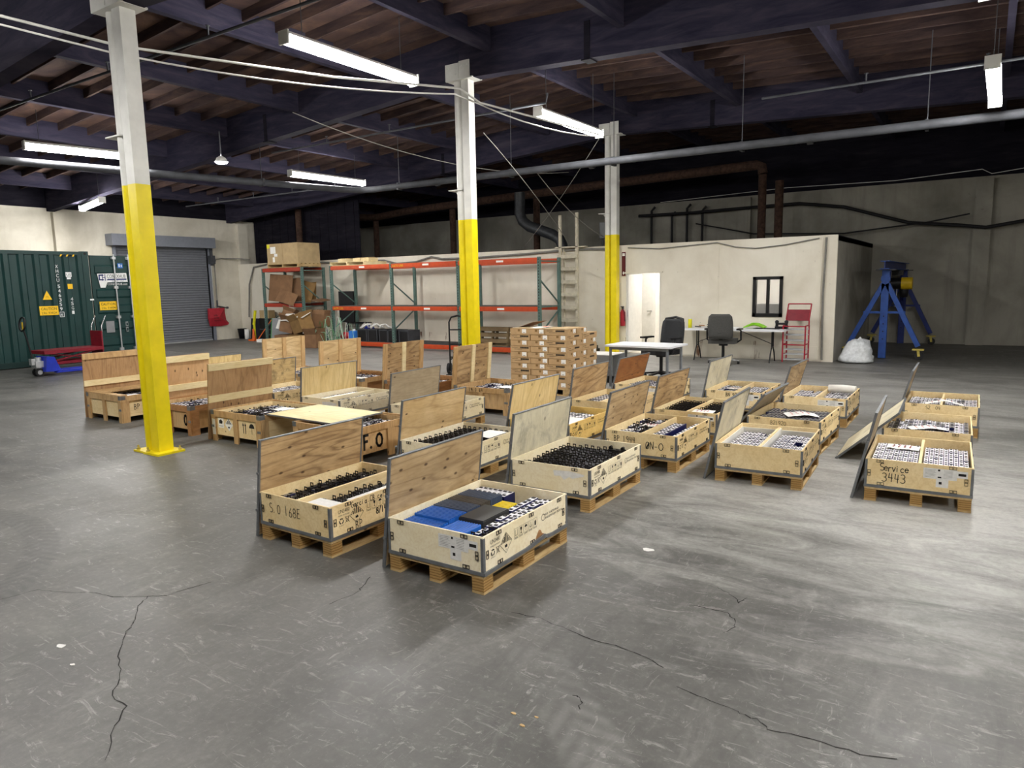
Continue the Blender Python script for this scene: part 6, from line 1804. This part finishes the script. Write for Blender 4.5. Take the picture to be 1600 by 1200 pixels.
office_chair('grey upholstered office chair at the folding table', (-4.75, 15.45, 0), R(5), 'chair_grey', 'chair_grey', False, 'chrome')
t = thing('white_table', 'white topped table with grey tube legs in front of the doorway', 'table', (-4.95, 11.65, 0), R(-1))
ob('table_top', MB().bx(-.62, .62, -.39, .39, .715, .745, 'table_white'), t)
for sx in (-1, 1):
    for sy in (-1, 1):
        ob('leg', MB().cyl((sx * .53, sy * .31, 0), (sx * .53, sy * .31, .715), .024, 'leg_grey', 12), t)
ob('apron', MB().bx(-.5, .5, -.32, -.30, .66, .715, 'leg_grey').bx(-.5, .5, .30, .32, .66, .715, 'leg_grey'), t)
t = thing('folding_table', 'long folding table along the office wall below the window', 'table', (-4.75, 16.25, 0), 0)
ob('table_top', MB().prism([(-1.15, -.37), (1.10, -.37), (1.16, -.31), (1.16, .31), (1.10, .37), (-1.15, .37), (-1.2, .31), (-1.2, -.31)], .045, 'table_white', lambda u, v, w_: (u, v, .70 + w_)), t)
for sx in (-1, 1):
    for sy in (-1, 1):
        ob('leg', MB().tube([(sx * .85, sy * .06, .70), (sx * .85, sy * .06, .34), (sx * .85, sy * .16, .20), (sx * .85, sy * .24, 0.005)], .015, 'black_metal', 8), t)
    ob('leg_tie', MB().cyl((sx * .85, -.07, .34), (sx * .85, .07, .34), .013, 'black_metal', 8), t)
    ob('brace', MB().bar((sx * .85, 0, .40), (sx * .15, 0, .68), .022, .012, 'black_metal'), t)
cylt('spray_bottle', 'yellow spray bottle on the left end of the folding table', 'bottle', (-5.72, 16.05, .746), .045, .20, 'hi_yellow', 'cable_white')
t = thing('tool_heap', 'heap of small dark tools on the folding table beside the yellow bottle', 'tools', (-5.25, 16.2, .746))
for k in range(9):
    a = random.uniform(0, 3.1)
    ob('tool', MB().bar((-.25 + k * .06, random.uniform(-.08, .08), .02 + (k % 3) * .022), (-.25 + k * .06 + .16 * math.cos(a), .10 * math.sin(a) - .05, .025 + (k % 3) * .022), .035, .02, ['black_metal', 'frame_dark', 'pipe_grey'][k % 3]), t)
mb = MB()
for k in range(26):
    a = random.uniform(-.5, .5)
    y0 = random.uniform(-.12, .12)
    pts = [(-.22 + .44 * i / 5, y0 + .05 * math.sin(i + k), .02 + .10 * math.sin(math.pi * i / 5) * random.uniform(.4, 1.0)) for i in range(6)]
    mb.tube(pts, .011, 'lime', 5)
tag(ob('lime_bundle', mb, None, (-4.3, 16.3, .748)), 'bundle of lime green strands on the folding table by the grey chair', 'bundle', None, 'stuff')
tag(ob('black_mat', MB().bx(-.28, .28, -.16, .16, 0, .006, 'black_plastic').bx(-.27, .27, -.15, .15, .006, .008, 'mesh_black'), None, (-4.0, 16.2, .746)), 'thin black mat on the right part of the folding table', 'mat')
t = thing('tape_dispenser', 'black bench tool with two posts on the right end of the folding table', 'tool', (-3.72, 16.25, .746))
ob('base', MB().bx(-.13, .13, -.06, .06, 0, .05, 'black_metal'), t)
for s in (-1, 1):
    ob('post', MB().lathe([(.035, .05), (.03, .1), (.045, .16), (.02, .19), (0, .19)], 'black_metal', 12), t, (s * .10, 0, 0))
ob('spindle', MB().cyl((-.1, 0, .11), (.1, 0, .11), .025, 'black_metal', 10), t)
# red shelf cart
t = thing('shelf_cart', 'red tubular shelf cart standing by the office corner', 'cart', (-3.42, 16.28, 0), R(-2))
for sx in (-1, 1):
    for sy in (-1, 1):
        ob('post', MB().tube([(sx * .23, sy * .16, .03), (sx * .23, sy * .16, .82)], .016, 'cart_red_bright', 10), t)
    for z in (.2, .42, .82):
        ob('side_rail', MB().cyl((sx * .23, -.16, z), (sx * .23, .16, z), .014, 'cart_red_bright', 8), t)
    ob('handle_post', MB().tube([(sx * .23, .14, .82), (sx * .24, .10, .96), (sx * .24, .26, 1.28)], .014, 'cart_red_bright', 8), t)
ob('handle_bar', MB().cyl((-.24, .26, 1.28), (.24, .26, 1.28), .014, 'cart_red_bright', 8), t)
ob('back_plate', MB().bx(-.23, .23, -.004, .004, 0, .26, 'cart_red', Matrix.Translation((0, .10, .92)) @ E_(-24, 0, 0)), t)
for z in (.08, .20, .30, .50, .62, .74):
    for y in (-.15, .0, .15):
        ob('shelf_bar', MB().cyl((-.23, y, z), (.23, y, z), .009, 'zinc_bar', 8), t)
ob('cross_tube', MB().cyl((-.23, -.16, .41), (.23, -.16, .41), .013, 'cart_red_bright', 8).cyl((-.23, -.16, .81), (.23, -.16, .81), .013, 'cart_red_bright', 8), t)
# plastic sack
import mathutils.noise as mn
vs_, fs, n, m_ = [], [], 26, 14
prof = [(.03, .50), (.10, .50), (.17, .47), (.22, .42), (.26, .35), (.29, .28), (.31, .20), (.33, .13), (.34, .08), (.34, .04), (.31, .015), (.2, .005), (.1, .004), (.02, .004)]
for i, (r, z) in enumerate(prof):
    for k in range(n):
        a = 2 * math.pi * k / n
        q = Vector((math.cos(a), math.sin(a), z * 3))
        d = 1 + .22 * mn.noise(q * 1.3) + .14 * mn.noise(q * 3.7)
        lob = 1 + (.10 * abs(math.cos(1.5 * a)) if z < .2 else 0)
        zz = z + (.07 * mn.noise(q * 2.1) if z > .1 else 0)
        vs_.append((r * d * lob * math.cos(a), r * .85 * d * lob * math.sin(a), max(.004, zz)))
m_ = len(prof) - 1
for i in range(m_):
    for k in range(n):
        fs.append((i * n + k, (i + 1) * n + k, (i + 1) * n + (k + 1) % n, i * n + (k + 1) % n))
t = thing('plastic_sack', 'full translucent white plastic sack on the floor at the office corner', 'sack', (-2.27, 16.9, 0), R(10))
ob('bag', MB().add(vs_, fs, 'sack_plastic', True), t)
ob('tied_neck', MB().tube([(.0, 0, .46), (.02, .0, .50), (.06, .01, .52)], [.05, .025, .05], 'sack_plastic', 8), t)

# ================================================================== GANTRY
t = thing('gantry_crane', 'blue rolling gantry crane standing beside the dark back wall', 'gantry crane', (-1.9, 17.9, 0))
def aframe(y, m1):
    top = 1.62
    ob('centre_post', MB().bx(-.075, .075, y - .06, y + .06, .02, 1.98, m1), t)
    c = ob('head_plate', MB().bx(-.20, .20, y - .12, y + .12, 1.98, 2.0, 'pipe_grey'), t)
    for s in (-1, 1):
        ob('leg', MB().bar((s * .04, y, 1.68), (s * .70, y, .30), .10, .12, m1, (0, 1, 0)), t)
        f = ob('foot', MB().bx(s * .71 - .11, s * .71 + .11, y - .10, y + .10, .22, .245, 'yellow_old'), t)
        ob('fork', MB().bar((s * .71, y - .06, .22), (s * .73, y - .06, .08), .05, .02, 'yellow_old').bar((s * .71, y + .06, .22), (s * .73, y + .06, .08), .05, .02, 'yellow_old'), f)
        ob('wheel', MB().cyl((s * .73, y - .04, .09), (s * .73, y + .04, .09), .088, 'black_plastic', 18), f)
    ob('cross_bar', MB().bx(-.42, .42, y - .03, y + .03, 1.02, 1.07, m1), t)
    m = MB()
    for z in (.45, .62, .79, .96):
        m.cyl((0, y - .061, z), (0, y - .058, z), .014, 'print_black', 10)
    ob('pin_holes', m, t)['kind'] = 'stuff'
    ob('clamp', MB().bx(-.09, .09, y - .075, y + .075, 1.74, 1.84, m1), t)
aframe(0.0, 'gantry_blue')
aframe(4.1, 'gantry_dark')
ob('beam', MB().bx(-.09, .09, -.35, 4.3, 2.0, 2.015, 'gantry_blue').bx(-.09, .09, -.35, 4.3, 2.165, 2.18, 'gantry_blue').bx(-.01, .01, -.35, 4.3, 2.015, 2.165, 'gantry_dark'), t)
for y in (.8, 3.2):
    ob('knee_brace', MB().bar((0, .06 if y < 2 else 4.04, 1.2), (0, y, 2.0), .05, .05, 'gantry_dark'), t)
h = thing('chain_hoist', 'yellow and black chain hoist hanging from the gantry beam', 'hoist', (-1.9, 20.3, 0))
ob('trolley', MB().bx(-.12, .12, -.12, .12, 1.86, 1.985, 'black_metal'), h)
ob('hoist_body', MB().cyl((-.18, 0, 1.66), (.10, 0, 1.66), .14, 'black_metal', 16), h)
ob('motor_cover', MB().cyl((.10, 0, 1.66), (.34, 0, 1.66), .15, 'hoist_yellow', 16), h)
ob('hook', MB().tube([(0, 0, 1.54), (0, 0, 1.2), (.05, 0, 1.14), (.02, 0, 1.08), (-.04, 0, 1.1)], .014, 'zinc_bar', 8), h)
ob('chain_bag', MB().lathe([(.0, 1.30), (.09, 1.32), (.11, 1.5), (.08, 1.56)], 'black_plastic', 12, (.15, .1, 0)), h)
t = thing('wrapped_box', 'grey wrapped box on a black pallet left of the white table', 'box', (-5.95, 12.05, 0), R(2))
ob('box_body', MB().bx(-.3, .3, -.3, .3, .125, .50, 'board_grey').bx(-.29, .29, -.29, .29, .50, .51, 'foam_white'), t)
ob('marks', MB().flat([[(.06, .26), (.13, .26), (.095, .36)], [(.17, .26), (.24, .26), (.205, .36)], [(.06, .2), (.13, .2), (.13, .225), (.06, .225)]], 'print_black', lambda u, v: (u, -.301, v)), t)
ob('pallet_deck', MB().bx(-.33, .33, -.33, .33, .10, .125, 'black_plastic'), t)
for x in (-.27, 0, .27):
    ob('pallet_runner', MB().bx(x - .05, x + .05, -.32, .32, 0, .10, 'black_plastic'), t)
# chips of paint and splinters on the floor near the viewer
for i, (x, y, r) in enumerate(((-1.85, 4.42, .045), (-3.95, 1.58, .03), (-3.7, 1.52, .015), (-1.6, 2.35, .012), (-1.52, 2.3, .015), (-1.5, 2.38, .01))):
    mb = MB()
    n_ = 9
    pts = [(r * (1 + random.uniform(-.4, .3)) * math.cos(6.283 * k / n_), r * .6 * (1 + random.uniform(-.4, .3)) * math.sin(6.283 * k / n_)) for k in range(n_)]
    mb.prism(pts, .003, 'label_paper' if i < 3 else 'pallet_wood', lambda u, v, w_: (u, v, w_))
    tag(ob('floor_chip', mb, None, (x, y, .0005)), ['large pale paint splash on the floor right of the nearest crate', 'pale flake on the floor at the left foreground', 'tiny pale flake beside the left foreground crack', 'left wood chip on the floor in the foreground', 'upper wood chip on the floor in the foreground', 'right wood chip on the floor in the foreground'][i], 'floor chip')
